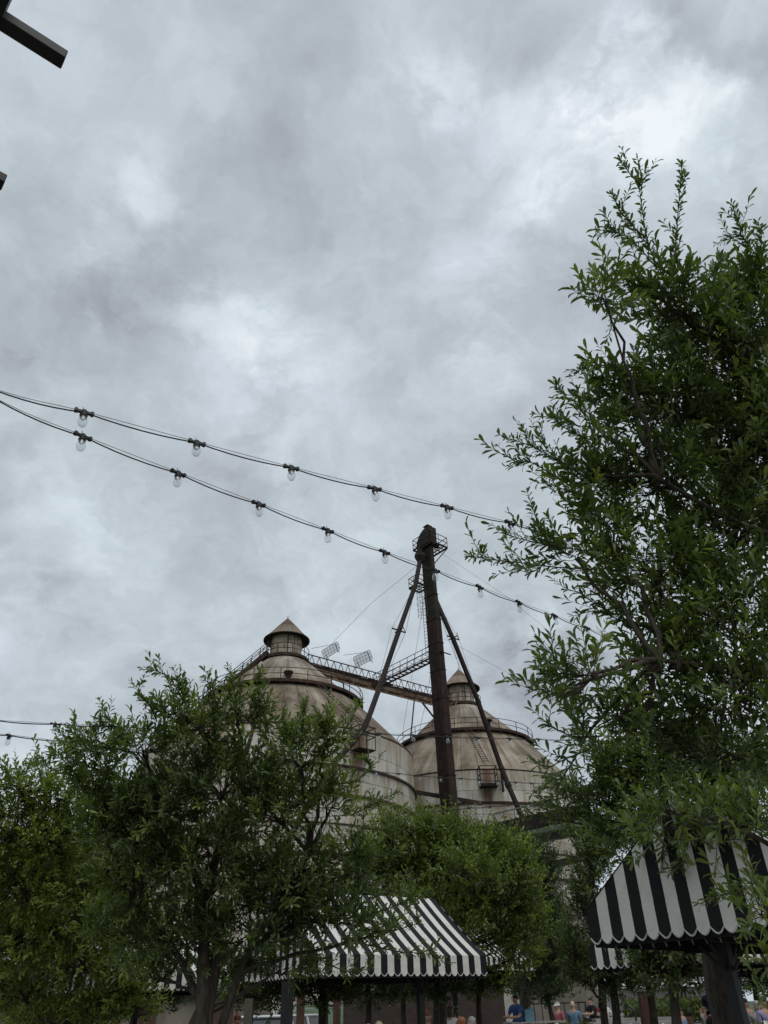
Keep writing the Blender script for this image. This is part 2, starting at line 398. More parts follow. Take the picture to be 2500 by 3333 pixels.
def silo(C, R, label, right_one):
    cx, cy = C
    root = tag(empty('grain_silo', (cx, cy, 0)), label, 'silo')
    WALL = silo_mat('silo_wall_'+('far' if right_one else 'near'), cx, cy, False)
    ROOF = silo_mat('silo_roof_'+('far' if right_one else 'near'), cx, cy, True)
    k = R/10.95
    low = [(6.25+(r-6.25)*(R-6.25)/(10.95-6.25), z) for r, z in LOWC]
    # inner shells seen only in the joints between sheets
    b = MB(); b.lathe([(R-0.07, 0), (R-0.07, 18.5)], 96); w_ = b.build('wall', RUST, root, True)
    b = MB(); b.lathe([(r-0.05, z-0.04) for r, z in low]+[], 72); b.lathe([(r-0.05, z-0.04) for r, z in CONE], 72)
    b.build('roof', RUST, root, True)
    facing = math.atan2(-cy, -cx)
    # wall sheets, front half one by one, brick-bonded courses
    NA = 44; da = 2*math.pi/NA; gap = 0.0013
    rest = MB()
    for ci in range(len(SEAMS)-1):
        z1, z0 = SEAMS[ci]-0.015, SEAMS[ci+1]+0.015
        step = 0.06 if SEAMS[ci] < 15.81 else 0.0
        r_ = R + step
        off = (ci % 2)*0.5*da
        proto = sheet([(r_, z0), (r_, z1)], gap, da-gap, 4)
        me = None
        for j in range(NA):
            a = j*da+off; rel = (a+da/2-facing+math.pi) % (2*math.pi)-math.pi
            if abs(rel) < 1.45:
                if me is None:
                    o = proto.build('wall_panel', WALL, root, True); me = o.data
                else: o = link('wall_panel', me, root)
                o.rotation_euler = (0, 0, a)
            else:
                ca, sa = math.cos(a), math.sin(a)
                rest.add([(x*ca-y*sa, x*sa+y*ca, z) for x, y, z in proto.v], proto.f)
    rest.lathe([(R+0.06, 0), (R+0.06, 8.18)], 96)
    tag(rest.build('lower_and_rear_wall_panels', WALL, root, True), kind='stuff')
    # stiffening rings
    for z, pr, h in ((15.8, 0.20, 0.16), (13.9, 0.20, 0.14), (12.0, .14, .10), (10.1, 0.2, 0.14), (8.2, 0.14, 0.1), (18.52, 0.03, 0.05)):
        b = MB(); b.lathe([(R-0.05, z-h/2), (R+pr, z-h/2), (R+pr, z+h/2), (R-0.05, z+h/2)], 96)
        b.build('stiffening_ring', RUST if z < 18 else RUST_DARK, root)
    # roof sheets
    def ring(profile, n, jitter):
        proto = sheet(profile, 0.0018, 2*math.pi/n-0.0018, 3, 0.025); me = None
        for j in range(n):
            a = 2*math.pi*j/n + jitter; rel = (a+math.pi/n-facing+math.pi) % (2*math.pi)-math.pi
            if abs(rel) > 1.9: 
                rear.add([(x*math.cos(a)-y*math.sin(a), x*math.sin(a)+y*math.cos(a), z) for x, y, z in proto.v], proto.f); continue
            if me is None: o = proto.build('roof_panel', ROOF, root, True); me = o.data
            else: o = link('roof_panel', me, root)
            o.rotation_euler = (0, 0, a)
    rear = MB()
    ring(low, 44, 0.0)
    ring([CONE[3], CONE[4]], 32, 0.05); ring([CONE[2], CONE[3]], 24, 0.11); ring([CONE[0], CONE[1], CONE[2]], 16, 0.02)
    tag(rear.build('rear_roof_panels', ROOF, root, True), kind='stuff')
    # head neck, cap
    b = MB(); b.lathe([(1.38, 27.6), (1.38, 29.75)], 40); b.lathe([(1.46, 27.75), (1.46, 27.9)], 40); b.lathe([(1.43, 28.9), (1.43, 28.97), (1.38, 28.97)], 40)
    nk = b.build('roof_neck', WALL, root, True)
    b = MB()
    for k2 in (8, 11):
        a = 2*math.pi*k2/14; b.bar((1.44*math.cos(a), 1.44*math.sin(a), 27.9), (1.44*math.cos(a), 1.44*math.sin(a), 29.7), 0.07, 0.05)
    b.build('neck_batten', RUST, root)
    b = MB(); b.lathe([(2.06, 29.60), (1.45, 30.25), (0.9, 30.90), (0.35, 31.50), (0.03, 31.85)], 40)
    b.build('cap', ROOF, root, True)
    b = MB(); b.lathe([(2.06, 29.60), (1.3, 29.66)], 40); b.lathe([(2.06, 29.52), (2.09, 29.52), (2.09, 29.62), (2.06, 29.62)], 40); b.build('cap_soffit', RUST_DARK, root, True)
    b = MB(); b.tube([(0, 0, 31.8), (0, 0, 32.05)], 0.035, 6); b.build('cap_finial', RUST_DARK, root)
    # walkways with railing
    def walkway(r0, r1, z, ns, railh):
        b = MB(); b.lathe([(r0, z-0.02), (r1, z-0.02), (r1, z+0.05), (r0, z+0.05), (r0, z-.02)], 72); 
        b.lathe([(r1, z-0.16), (r1+0.05, z-0.16), (r1+0.05, z+0.1), (r1, z+0.1), (r1, z-.16)], 72)
        dk = b.build('walkway', RUST, root)
        b = MB()
        for k2 in range(ns):
            a = 2*math.pi*k2/ns+0.1; c2, s2 = math.cos(a), math.sin(a)
            b.bar((r1*c2, r1*s2, z-0.45), (r1*c2, r1*s2, z+railh), 0.055)
            b.bar((r1*c2, r1*s2, z-0.1), (r0*c2, r0*s2, z-0.28), 0.06)
        for zz_ in (railh, railh*0.52):
            pts = [((r1+0.01)*math.cos(2*math.pi*i/72), (r1+0.01)*math.sin(2*math.pi*i/72), z+zz_) for i in range(73)]
            b.tube(pts, 0.030, 5, False)
        b.build('railing', RUST_DARK, root)
    walkway(6.25, 6.85, 23.3, 20, 1.0)
    walkway(1.4, 2.05, 27.55, 10, 1.0)
    if right_one:
        # pale ladder stair beside the neck
        b = MB()
        for q in (-.30, .05):
            aa = facing+q*0.9-0.35; p0 = np.array((1.75*math.cos(aa), 1.75*math.sin(aa), 27.9)); p1 = np.array((5.6*math.cos(aa-.05), 5.6*math.sin(aa-.05), 24.3))
            tt_ = np.array((-math.sin(aa), math.cos(aa), 0))*.28
            for s2 in (-1, 1): b.bar(p0+tt_*s2, p1+tt_*s2, .05)
            for i in range(14): pp_ = p0+(p1-p0)*(i+.5)/14; b.bar(pp_-tt_, pp_+tt_, .04)
        b.build('neck_ladder', PALE_RUST, root)
    # roof vent
    va = facing+(0.42 if right_one else 0.05); vr = 5.9 if right_one else 5.6
    b = MB(); b.lathe([(0.20, 23.5), (0.20, 24.25), (0.40, 24.3), (0.40, 24.42), (0.08, 24.55)], 14, (vr*math.cos(va), vr*math.sin(va), 0)); b.build('roof_vent', RUST_DARK, root)
    # ladder down the lower roof to the inspection box
    la = facing+(0.155 if right_one else 0.53) ; ba = la
    b = MB()
    if right_one:
        la2 = facing+0.06
        A_ = np.array((6.9*math.cos(la2), 6.9*math.sin(la2), 23.0)); B_ = np.array(((R+.3)*math.cos(la), (R+.3)*math.sin(la), 18.9))
    else:
        la2 = facing+0.40
        A_ = np.array((6.9*math.cos(la2), 6.9*math.sin(la2), 22.95)); B_ = np.array(((R+.5)*math.cos(la), (R+.5)*math.sin(la), 18.6))
    tn = np.array((-math.sin(la), math.cos(la), 0))*0.24; out_ = np.array((math.cos(la), math.sin(la), 1.0))*0.12
    for s2 in (-1, 1): b.bar(A_+tn*s2+out_, B_+tn*s2+out_, 0.05)
    for i in range(15):
        p = A_+(B_-A_)*(i+0.5)/15+out_; b.bar(p-tn, p+tn, 0.035)
    b.build('roof_ladder', RUST, root)
    # inspection box: open framed basket on the wall top
    rr_ = R+0.05; dpt, hw = 1.0, 0.72; rad = np.array((math.cos(ba), math.sin(ba), 0)); tan_ = np.array((-math.sin(ba), math.cos(ba), 0))
    b = MB(); base = rad*rr_; zb, zt = 16.95, 18.55
    b.box(base+rad*dpt/2+np.array((0, 0, zb)), (dpt, 2*hw, 0.07), (rad, tan_, (0, 0, 1)))
    for du in (0.0, 1.0):
        for sgn in (-1, 1):
            p = base+rad*dpt*du+tan_*hw*sgn; b.bar(p+(0, 0, zb), p+(0, 0, zt), 0.06)
    for zz_ in (zt, (zb+zt)/2+.15, zb):
        c0 = [base+tan_*hw*s2+rad*dpt*du+np.array((0, 0, zz_)) for s2, du in ((-1, 0), (-1, 1), (1, 1), (1, 0))]
        for i in range(3): b.bar(c0[i], c0[i+1], 0.055)
    if right_one:
        b.box(base+rad*0.95+np.array((0, 0, zb+0.1)), (0.05, 2*hw, 0.2), (rad, tan_, (0, 0, 1)))
    b.build('inspection_basket', RUST_DARK, root)
    # pipe going down the wall beside the basket
    if right_one:
        b = MB(); p = rad*(R+0.25)+tan_*1.25; b.tube([p+(0, 0, 18.2), p+(0, 0, 16.6)], 0.10, 8); b.build('wall_pipe', RUST_DARK, root)
    return root, facing
silo1, f1 = silo(S1C, 10.95, 'nearer rusty white grain silo with a stained conical roof, rising behind the big leafy tree', False)
silo2, f2 = silo(S2C, 10.55, 'farther rusty grain silo with a conical roof, standing behind the dark elevator tower', True)

# ================================================================== ELEVATOR TOWER
E1 = np.array((0.764, 0.645, 0)); E2 = np.array((-0.645, 0.764, 0)); UZ = np.array((0, 0, 1.0))
tw = tag(empty('elevator_tower', (4.4, 60.9, 0)), 'tall dark rusty grain elevator leg with a railed head platform', 'tower')
cb = np.array((4.72, 60.0, 0.0)); ct = np.array((4.30, 60.0, 38.2))
def cor(z): return cb+(ct-cb)*z/38.2
def shaft(z0, z1, w0, w1, d0, d1, m):
    P0, P1 = cor(z0)*(1, 1, 0)+UZ*z0, cor(z1)*(1, 1, 0)+UZ*z1
    b = MB()
    q0 = [P0, P0+E1*d0, P0+E1*d0+E2*w0, P0+E2*w0]; q1 = [P1, P1+E1*d1, P1+E1*d1+E2*w1, P1+E2*w1]
    b.add(q0+q1, [(3, 2, 1, 0), (4, 5, 6, 7)]+[(i, (i+1) % 4, (i+1) % 4+4, i+4) for i in range(4)])
    part(b, 'shaft_section', m, tw)
    b = MB(); m_ = 0.05
    p = P1-E1*m_-E2*m_-UZ*0.03; D_, W_ = d1+2*m_, w1+2*m_
    b.prism([p, p+E1*D_, p+E1*D_+E2*W_, p+E2*W_], UZ*0.07)
    part(b, 'flange', RUST_DARK, tw)
    b = MB(); mid = [P0+E2*w0*0.5-E1*0.025, P1+E2*w1*0.5-E1*0.025]; b.bar(mid[0], mid[1], 0.05, 0.06)
    part(b, 'seam_batten', m, tw)
zs = [0, 5, 9.5, 13.6, 17.0, 20.2, 23.3, 25.8, 28.3, 30.6]
for a, b_ in zip(zs[:-1], zs[1:]):
    f = lambda z: (1.22+0.08*(z/31), 0.92-0.34*(z/31))
    (w0, d0), (w1, d1) = f(a), f(b_); shaft(a, b_-0.04, w0, w1, d0, d1, RUST_TOWER)
shaft(30.62, 33.0, 1.3, 1.32, 0.56, 0.42, TOWER_TOP); shaft(33.05, 38.0, 1.32, 1.35, 0.40, 0.38, TOWER_TOP)
# head house, rounded on its far-left shoulder
hc = cor(38.2)*(1, 1, 0)+UZ*38.3
prof = [(0.0, 0.0), (0.0, 1.9), (0.55, 1.98), (1.0, 1.85), (1.45, 1.55), (1.8, 1.1), (1.95, 0.6), (1.95, 0.0)]
b = MB(); b.prism([hc-E1*0.10+E2*(u-0.15)+UZ*v for u, v in prof], E1*0.85); part(b, 'head_housing', TOWER_TOP, tw)
b = MB(); b.box(hc+E2*0.55+E1*0.30+UZ*2.1, (0.35, 0.40, 0.35), (E1, E2, UZ)); part(b, 'vent_stack', RUST_DARK, tw)
b = MB(); q = hc+E2*0.55+E1*0.30+UZ*2.28
b.add([q-E1*.32-E2*.36, q+E1*.32-E2*.36, q+E1*.32+E2*.36, q-E1*.32+E2*.36, q+UZ*0.2], [(0, 1, 4), (1, 2, 4), (2, 3, 4), (3, 0, 4), (3, 2, 1, 0)]); part(b, 'vent_cap', RUST_DARK, tw)
b = MB(); b.tube([hc+E1*0.75+E2*0.35+UZ*0.45, hc+E1*1.35+E2*0.35+UZ*0.45], 0.24, 12); b.box(hc+E1*1.0+E2*0.35+UZ*0.18, (0.8, 0.35, 0.1), (E1, E2, UZ)); part(b, 'drive_motor', RUST_DARK, tw)
# head platform
N0 = np.array((4.22, 59.25, 38.2)); a1, a2 = 2.3, 2.35
def platform(N0, e1, e2, a1, a2, grid, railh, m=RUST_DARK, skip=()):
    b = MB(); C4 = [N0, N0+e1*a1, N0+e1*a1+e2*a2, N0+e2*a2]
    for i in range(4): b.bar(C4[i], C4[(i+1) % 4], 0.10, 0.16)
    for i in range(1, grid):
        t_ = i/grid; b.bar(N0+e1*a1*t_, N0+e1*a1*t_+e2*a2, 0.06); b.bar(N0+e2*a2*t_, N0+e2*a2*t_+e1*a1, 0.06)
    part(b, 'platform_floor', m, tw)
    b = MB()
    for i in range(4):
        if i in skip: continue
        p, q = C4[i], C4[(i+1) % 4]
        for h in (railh, railh*.5): b.bar(p+UZ*h, q+UZ*h, 0.05)
        for t_ in (0, 0.5, 1.0): r_ = p+(q-p)*t_; b.bar(r_, r_+UZ*railh, 0.05)
    part(b, 'platform_railing', m, tw)
platform(N0, E1, E2, a1, a2, 5, 1.1)
b = MB()
for i in range(4):
    p = N0+E1*(0.4+0.5*i)+E2*a2*0.5; b.bar(p-E2*1.0, p+E2*1.0, 0.06)
b.bar(N0+E1*a1+E2*a2-UZ*0.05, hc+E1*.5+E2*1.2-UZ*2.0, 0.08); b.bar(N0+E1*a1-UZ*0.05, hc+E1*.5+E2*.2-UZ*2.0, 0.08); part(b, 'platform_brace', RUST_DARK, tw)
platform(cor(34.2)*(1, 1, 0)+UZ*34.1-E1*1.0+E2*0.9, E1, E2, 1.3, 1.35, 3, 1.0)
b = MB(); p = atY(1360, 1862, 60); 
# discharge hopper and the two spouts
hp = atY(1368, 1812, 60.2)
b = MB(); b.lathe([(0.26, 0.9), (0.26, 0.35), (0.52, 0.25), (0.55, -0.05), (0.34, -0.5), (0.28, -0.62)], 14, hp); part(b, 'discharge_hopper', RUST_DARK, tw)
s1pts = [hp-UZ*0.2, atY(1352, 1905, 59.3), atY(1291, 2075, 57.2), atY(1238, 2230, 55), atY(1205, 2322, 53.4), atY(1186, 2368, 52.6), atY(1150, 2415, 51.8), atY(1090, 2480, 50.8), atY(1008, 2612, 49.9), atY(900, 2800, 49.2)]
b = MB(); b.tube(s1pts, 0.21, 10); part(b, 'grain_spout', RUST_DARK, tw, True)
s2pts = [atY(1415, 1945, 60.35), atY(1475, 2080, 60.9), atY(1553, 2275, 61.8), atY(1632, 2500, 62.8), atY(1652, 2550, 62.7), atY(1700, 2662, 62.2), atY(1740, 2760, 62)]
b = MB(); b.tube(s2pts, 0.215, 10); part(b, 'grain_spout', RUST_DARK, tw, True)
b = MB()
for i in (3, 4): b.tube([np.array(s2pts[i])-(np.array(s2pts[i+1])-np.array(s2pts[i]))*.02, np.array(s2pts[i])+(np.array(s2pts[i+1])-np.array(s2pts[i]))*.1], 0.27, 10)
part(b, 'spout_collar', RUST_DARK, tw)
def spreader(px, py, Y, wires, sp=1.0):
    c = atY(px, py, Y); b = MB()
    a_ = E1*sp*.75; b.bar(c-a_, c+a_, 0.09); b.bar(c-E2*sp*.5, c+E2*sp*.5, 0.08); b.bar(c-a_, c+E2*sp*.5+UZ*.3, 0.05); b.bar(c+a_, c-E2*sp*.5+UZ*.3, .05)
    part(b, 'spreader', RUST_DARK, tw); b = MB()
    for (p, q) in wires:
        for sgn in (-1, 1): b.tube([p, c+a_*sgn, q], 0.016, 4)
    part(b, 'truss_wire', WIRE, tw)
spreader(1298, 2052, 57.4, [(s1pts[1], s1pts[4])]); spreader(1475, 2076, 60.9, [(s2pts[0], s2pts[3])], 1.0)
# caged ladder on the left face
lb = MB(); cg = MB()
def lad(z): return cor(z)*(1, 1, 0)+UZ*z-E1*0.16+E2*1.28
for z0, z1 in ((27.4, 34.0),):
    for sgn in (-1, 1): lb.bar(lad(z0)+E2*.2*sgn, lad(z1)+E2*.2*sgn, 0.04)
    z = z0
    while z < z1: lb.bar(lad(z)-E2*.2, lad(z)+E2*.2, 0.025); z += 0.32
part(lb, 'ladder', RUST_DARK, tw)
for z in np.linspace(31.0, 34.0, 6):
    pts = [lad(z)+E2*.38*math.cos(a)-E1*.72*abs(math.sin(a))**.8 for a in np.linspace(0, math.pi, 11)]; cg.tube(pts, 0.022, 4)
for a in np.linspace(0, math.pi, 7): 
    o_ = E2*.38*math.cos(a)-E1*.72*abs(math.sin(a))**.8; cg.bar(lad(31.0)+o_, lad(34.0)+o_, 0.02)
part(cg, 'ladder_cage', GUY, tw)
b = MB(); b.bar(cor(27.3)*(1, 1, 0)+UZ*27.3-E2*.1, cor(27.3)*(1, 1, 0)+UZ*27.3-E2*.1+E1*1.3, 0.12, 0.05); part(b, 'tower_bracket', RUST_DARK, tw)
# guy wires: each is a thing of its own
def guy(pts, label, r=0.014):
    b = MB(); b.tube(pts, r, 4); o = b.build('guy_wire', GUY); tag(o, label, 'cable')
guy([atY(1360, 1840, 60), atY(1210, 1962, 59.6), atY(1075, 2100, 60)], 'thin guy wire from the tower head down left to the nearer silo')
guy([atY(1436, 1800, 61), atY(1640, 1935, 66), atY(1880, 2130, 74), atY(2100, 2290, 82)], 'thin guy wire from the tower head sloping far to the right')
guy([atY(1446, 2078, 60.3), atY(1700, 2215, 66), atY(1960, 2370, 72), atY(2150, 2490, 78)], 'thin lower guy wire from mid tower sloping right towards the trees')
guy([atY(1384, 1930, 60), atY(1352, 2130, 63), atY(1310, 2390, 68)], 'thin wire dropping from the tower to between the two silos')
guy([atY(1440, 1985, 60.6), atY(1497, 2180, 66)], 'thin wire from the tower down to the cap of the farther silo')
guy([atY(1431, 2010, 60.2), atY(1388, 2280, 62), atY(1360, 2400, 64)], 'thin wire crossing the tower face down to the gap between silos')

# ================================================================== CONVEYOR BRIDGE between silo necks
br = tag(empty('conveyor_bridge', (-2, 68, 27)), 'long rusty conveyor bridge with truss rails joining the two silo tops', 'bridge')
A3 = np.array((S1C[0], S1C[1], 27.45)); B3 = np.array((S2C[0], S2C[1], 27.45)); dB = B3-A3; LB = np.linalg.norm(dB); dB /= LB
sB = np.cross(dB, UZ); sB /= np.linalg.norm(sB)         # towards the camera side
a_s, a_e = 1.9, LB-1.9
P_ = lambda t, s=0, z=0: A3+dB*t+sB*s+UZ*z
b = MB(); b.box(P_((a_s+a_e)/2, 0.15, -0.28), (a_e-a_s, 0.75, 0.10), (dB, -sB, UZ)); b.box(P_((a_s+a_e)/2, 0.52, -0.05), (a_e-a_s, 0.06, 0.50), (dB, -sB, UZ)); b.box(P_((a_s+a_e)/2, -0.22, -0.05), (a_e-a_s, 0.06, 0.50), (dB, -sB, UZ))
part(b, 'conveyor_trough', PALE_RUST, br)
b = MB(); rngb = random.Random(3)
t_ = a_s
while t_ < a_e: 
    L_ = rngb.uniform(0.5, 1.3); b.box(P_(t_+L_/2, 0.57, 0.22+rngb.uniform(-.05, .03)), (L_*0.96, 0.04, 0.20+rngb.uniform(0, .1)), (dB, -sB, UZ)); t_ += L_
part(b, 'trough_cover', RUST_DARK, br)
b = MB()
for s in (0.75, -0.75):
    b.bar(P_(a_s, s, 1.05), P_(a_e, s, 1.05), 0.075); b.bar(P_(a_s, s, 0.3), P_(a_e, s, 0.3), 0.05); b.bar(P_(a_s, s, -0.02), P_(a_e, s, -0.02), .05)
    n = 22
    for i in range(n):
        t0, t1 = a_s+(a_e-a_s)*i/n, a_s+(a_e-a_s)*(i+1)/n; tm = (t0+t1)/2
        b.bar(P_(t0, s, -0.02), P_(tm, s, 1.05), 0.045); b.bar(P_(tm, s, 1.05), P_(t1, s, -0.02), 0.045)
part(b, 'truss_railing', RUST, br)
b = MB(); b.bar(P_(a_s, 0.85, -0.75), P_(a_e, 0.85, -0.75), 0.09); b.bar(P_(a_s, 0.55, -0.62), P_(a_e, 0.55, -0.62), 0.05)
for i in range(9): t0 = a_s+(a_e-a_s)*(i+.5)/9; b.bar(P_(t0, .85, -.75), P_(t0, .5, -.3), 0.05); b.bar(P_(t0, .85, -.75), P_(t0+.5, .5, -.3), 0.05)
part(b, 'lower_pipe', PALE_RUST, br)
for t0, base in ((4.6, 23.5), (5.9, 22.2)):
    b = MB(); b.bar(P_(t0, 0.5, -0.3), np.array((*(P_(t0+(.15 if t0 < 5 else .9), .3)[:2]), base)), 0.12); part(b, 'support_leg', RUST, br)
for t0, t1, base in ((14.6, 13.7, 22.6), (15.2, 17.6, 25.0)):
    b = MB(); b.bar(P_(t0, 0.5, -0.3), np.array((*(P_(t1, .6)[:2]), base)), 0.13); part(b, 'support_leg', RUST, br)
# short catwalk from tower to bridge
cw = tag(empty('catwalk', (2, 62, 27)), 'short dark truss catwalk joining the tower to the conveyor bridge', 'catwalk')
q0 = atY(1412, 2148, 61.2); q1 = np.array(P_(9.7, 0.6, -0.15)); q0 = np.array((q0[0], q0[1], 27.3)); dq = q1-q0; Lq = np.linalg.norm(dq); dq /= Lq; sq = np.cross(dq, UZ); sq /= np.linalg.norm(sq)
Q = lambda t, s=0, z=0: q0+dq*t+sq*s+UZ*z
b = MB(); b.bar(Q(0, .35, -.15), Q(Lq, .35, -.15), .09, .14); b.bar(Q(0, -.35, -.15), Q(Lq, -.35, -.15), .09, .14)
for i in range(14): b.bar(Q(Lq*(i+.5)/14, -.35, -.12), Q(Lq*(i+.5)/14, .35, -.12), .16, .04)
part(b, 'catwalk_floor', RUST_DARK, cw)
b = MB()
for s in (.38, -.38):
    for z in (.95, .5): b.bar(Q(0, s, z), Q(Lq, s, z), .045)
    for i in range(9): b.bar(Q(Lq*i/8, s, -.1), Q(Lq*i/8, s, .95), .045)
    for i in range(8): b.bar(Q(Lq*i/8, s, -.1), Q(Lq*(i+1)/8, s, .5), .035)
part(b, 'catwalk_railing', RUST_DARK, cw)
# grid reflector panels on the bridge
MESHM = bpy.data.materials.new('fine_wire_mesh'); MESHM.use_nodes = True; t = NT(MESHM.node_tree)
tr = t.new('ShaderNodeBsdfTransparent'); mx = t.new('ShaderNodeMixShader'); mx.inputs[0].default_value = 0.30
t.n['Principled BSDF'].inputs['Base Color'].default_value = (0.30, 0.30, 0.31, 1)
t.link(tr.outputs[0], mx.inputs[1]); t.link(t.n['Principled BSDF'].outputs[0], mx.inputs[2]); t.link(mx.outputs[0], t.n['Material Output'].inputs[0])
for (c4, lab, Y) in (([(1046, 2119), (1099, 2087), (1107, 2115), (1057, 2146)], 'tilted wire grid antenna nearest the left silo cap', 62.6), ([(1149, 2140), (1203, 2114), (1214, 2146), (1159, 2173)], 'tilted wire grid antenna on the bridge, close to the tower spout', 64.0)):
    pq = [atY(x, y, Y+(0.5 if i in (1, 2) else 0)) for i, (x, y) in enumerate(c4)]
    rt = tag(empty('grid_antenna', pq[3]), lab, 'antenna')
    b = MB()
    U = lambda u, v: (pq[0]*(1-u)+pq[1]*u)*(1-v)+(pq[3]*(1-u)+pq[2]*u)*v
    loop = [U(.06, 0), U(.94, 0), U(1, .1), U(1, .9), U(.94, 1), U(.06, 1), U(0, .9), U(0, .1), U(.06, 0)]
    b.tube(loop, 0.022, 5); part(b, 'rim', GUY, rt)
    b = MB()
    for i in range(1, 6): b.tube([U(i/6, 0), U(i/6, 1)], 0.013, 4)
    for v in (.35, .68): b.tube([U(0, v), U(1, v)], 0.016, 4)
    part(b, 'grid_bar', GUY, rt)
    b = MB(); nr = np.cross(pq[1]-pq[0], pq[3]-pq[0]); nr /= np.linalg.norm(nr)
    b.prism([U(.02, .03), U(.98, .03), U(.98, .97), U(.02, .97)], nr*0.01); part(b, 'mesh_sheet', MESHM, rt)
    b = MB(); b.tube([U(.85, .15), U(.85, 1.0), U(.95, 1.25)], 0.03, 5); b.tube([U(.15, .6), U(.2, 1.2)], 0.03, 5); b.tube([U(.85, .15), U(.0, .05)-E1*1.1], 0.018, 4); part(b, 'antenna_bracket', RUST_DARK, rt)
# inclined chute and rail down the left flank of silo 1
ch = tag(empty('inclined_catwalk', (-12, 61, 25)), 'rusty inclined catwalk running down the left flank of the nearer silo', 'catwalk')
k0 = atY(872, 2125, 60.6); k1 = atY(470, 2455, 58.0); dk = (k1-k0)/np.linalg.norm(k1-k0); Lk = np.linalg.norm(k1-k0); sk_ = np.cross(dk, UZ); sk_ /= np.linalg.norm(sk_); uk = np.cross(sk_, dk)
b = MB(); b.bar(k0, k1, 0.5, 0.34); part(b, 'chute', RUST, ch)
b = MB()
for s in (-.4, .4):
    for z in (.95, .5): b.bar(k0+sk_*s+UZ*z, k1+sk_*s+UZ*z, .05)
    for i in range(14): p = k0+dk*Lk*i/13+sk_*s; b.bar(p, p+UZ*.95, .05)
part(b, 'chute_railing', RUST_DARK, ch)
b = MB(); b.bar(k0-UZ*.6, k1-UZ*.8, .1); part(b, 'chute_pipe', PALE_RUST, ch)
# beams and conveyors in front of silo 2
def beam_thing(name, label, cat, a, b_, w_, h_, m, rail=None):
    rt = tag(empty(name, a), label, cat); b = MB(); b.bar(a, b_, w_, h_); part(b, 'beam', m, rt)
    if rail:
        b = MB(); d = b_-a; n = 8
        b.bar(a+UZ*rail, b_+UZ*rail, .09)
        for i in range(n+1): p = a+d*i/n; b.bar(p, p+UZ*rail, .07)
        part(b, 'rail', mat('grey_painted_rail', (0.16, 0.165, 0.155), 0.7, var=.3), rt)
    return rt
beam_thing('conveyor_housing', 'dark red covered conveyor housing with grey handrail rising right before the farther silo', 'conveyor', atY(1612, 2702, 57), atY(1905, 2640, 50), 0.9, 0.75, RUST_DARK, 1.1)
GREENP = mat('grey_green_paint', (0.10, 0.125, 0.105), 0.6, var=0.3)
beam_thing('roof_gutter', 'grey green gutter beam below the conveyor housing', 'beam', atY(1640, 2728, 50), atY(1960, 2668, 44), 0.5, 0.22, GREENP)
beam_thing('steel_beam', 'dark steel beam under the green gutter, lower right of the silos', 'beam', atY(1690, 2742, 50.5), atY(1990, 2688, 44.5), 0.5, 0.4, BLACK_METAL)
beam_thing('steel_beam', 'lowest dark steel beam crossing the far silo wall', 'beam', atY(1800, 2815, 50), atY(1990, 2770, 46), 0.35, 0.35, BLACK_METAL)
beam_thing('steel_beam', 'black inclined beam rising right from the upper far silo wall', 'beam', atY(1866, 2582, 58), atY(2060, 2520, 54), 0.4, 0.45, BLACK_METAL)
beam_thing('steel_beam', 'rusty beam running from the nearer silo ledge behind the tower', 'beam', atY(1352, 2578, 61.5), atY(1568, 2615, 63.2), 0.16, 0.3, RUST_DARK)

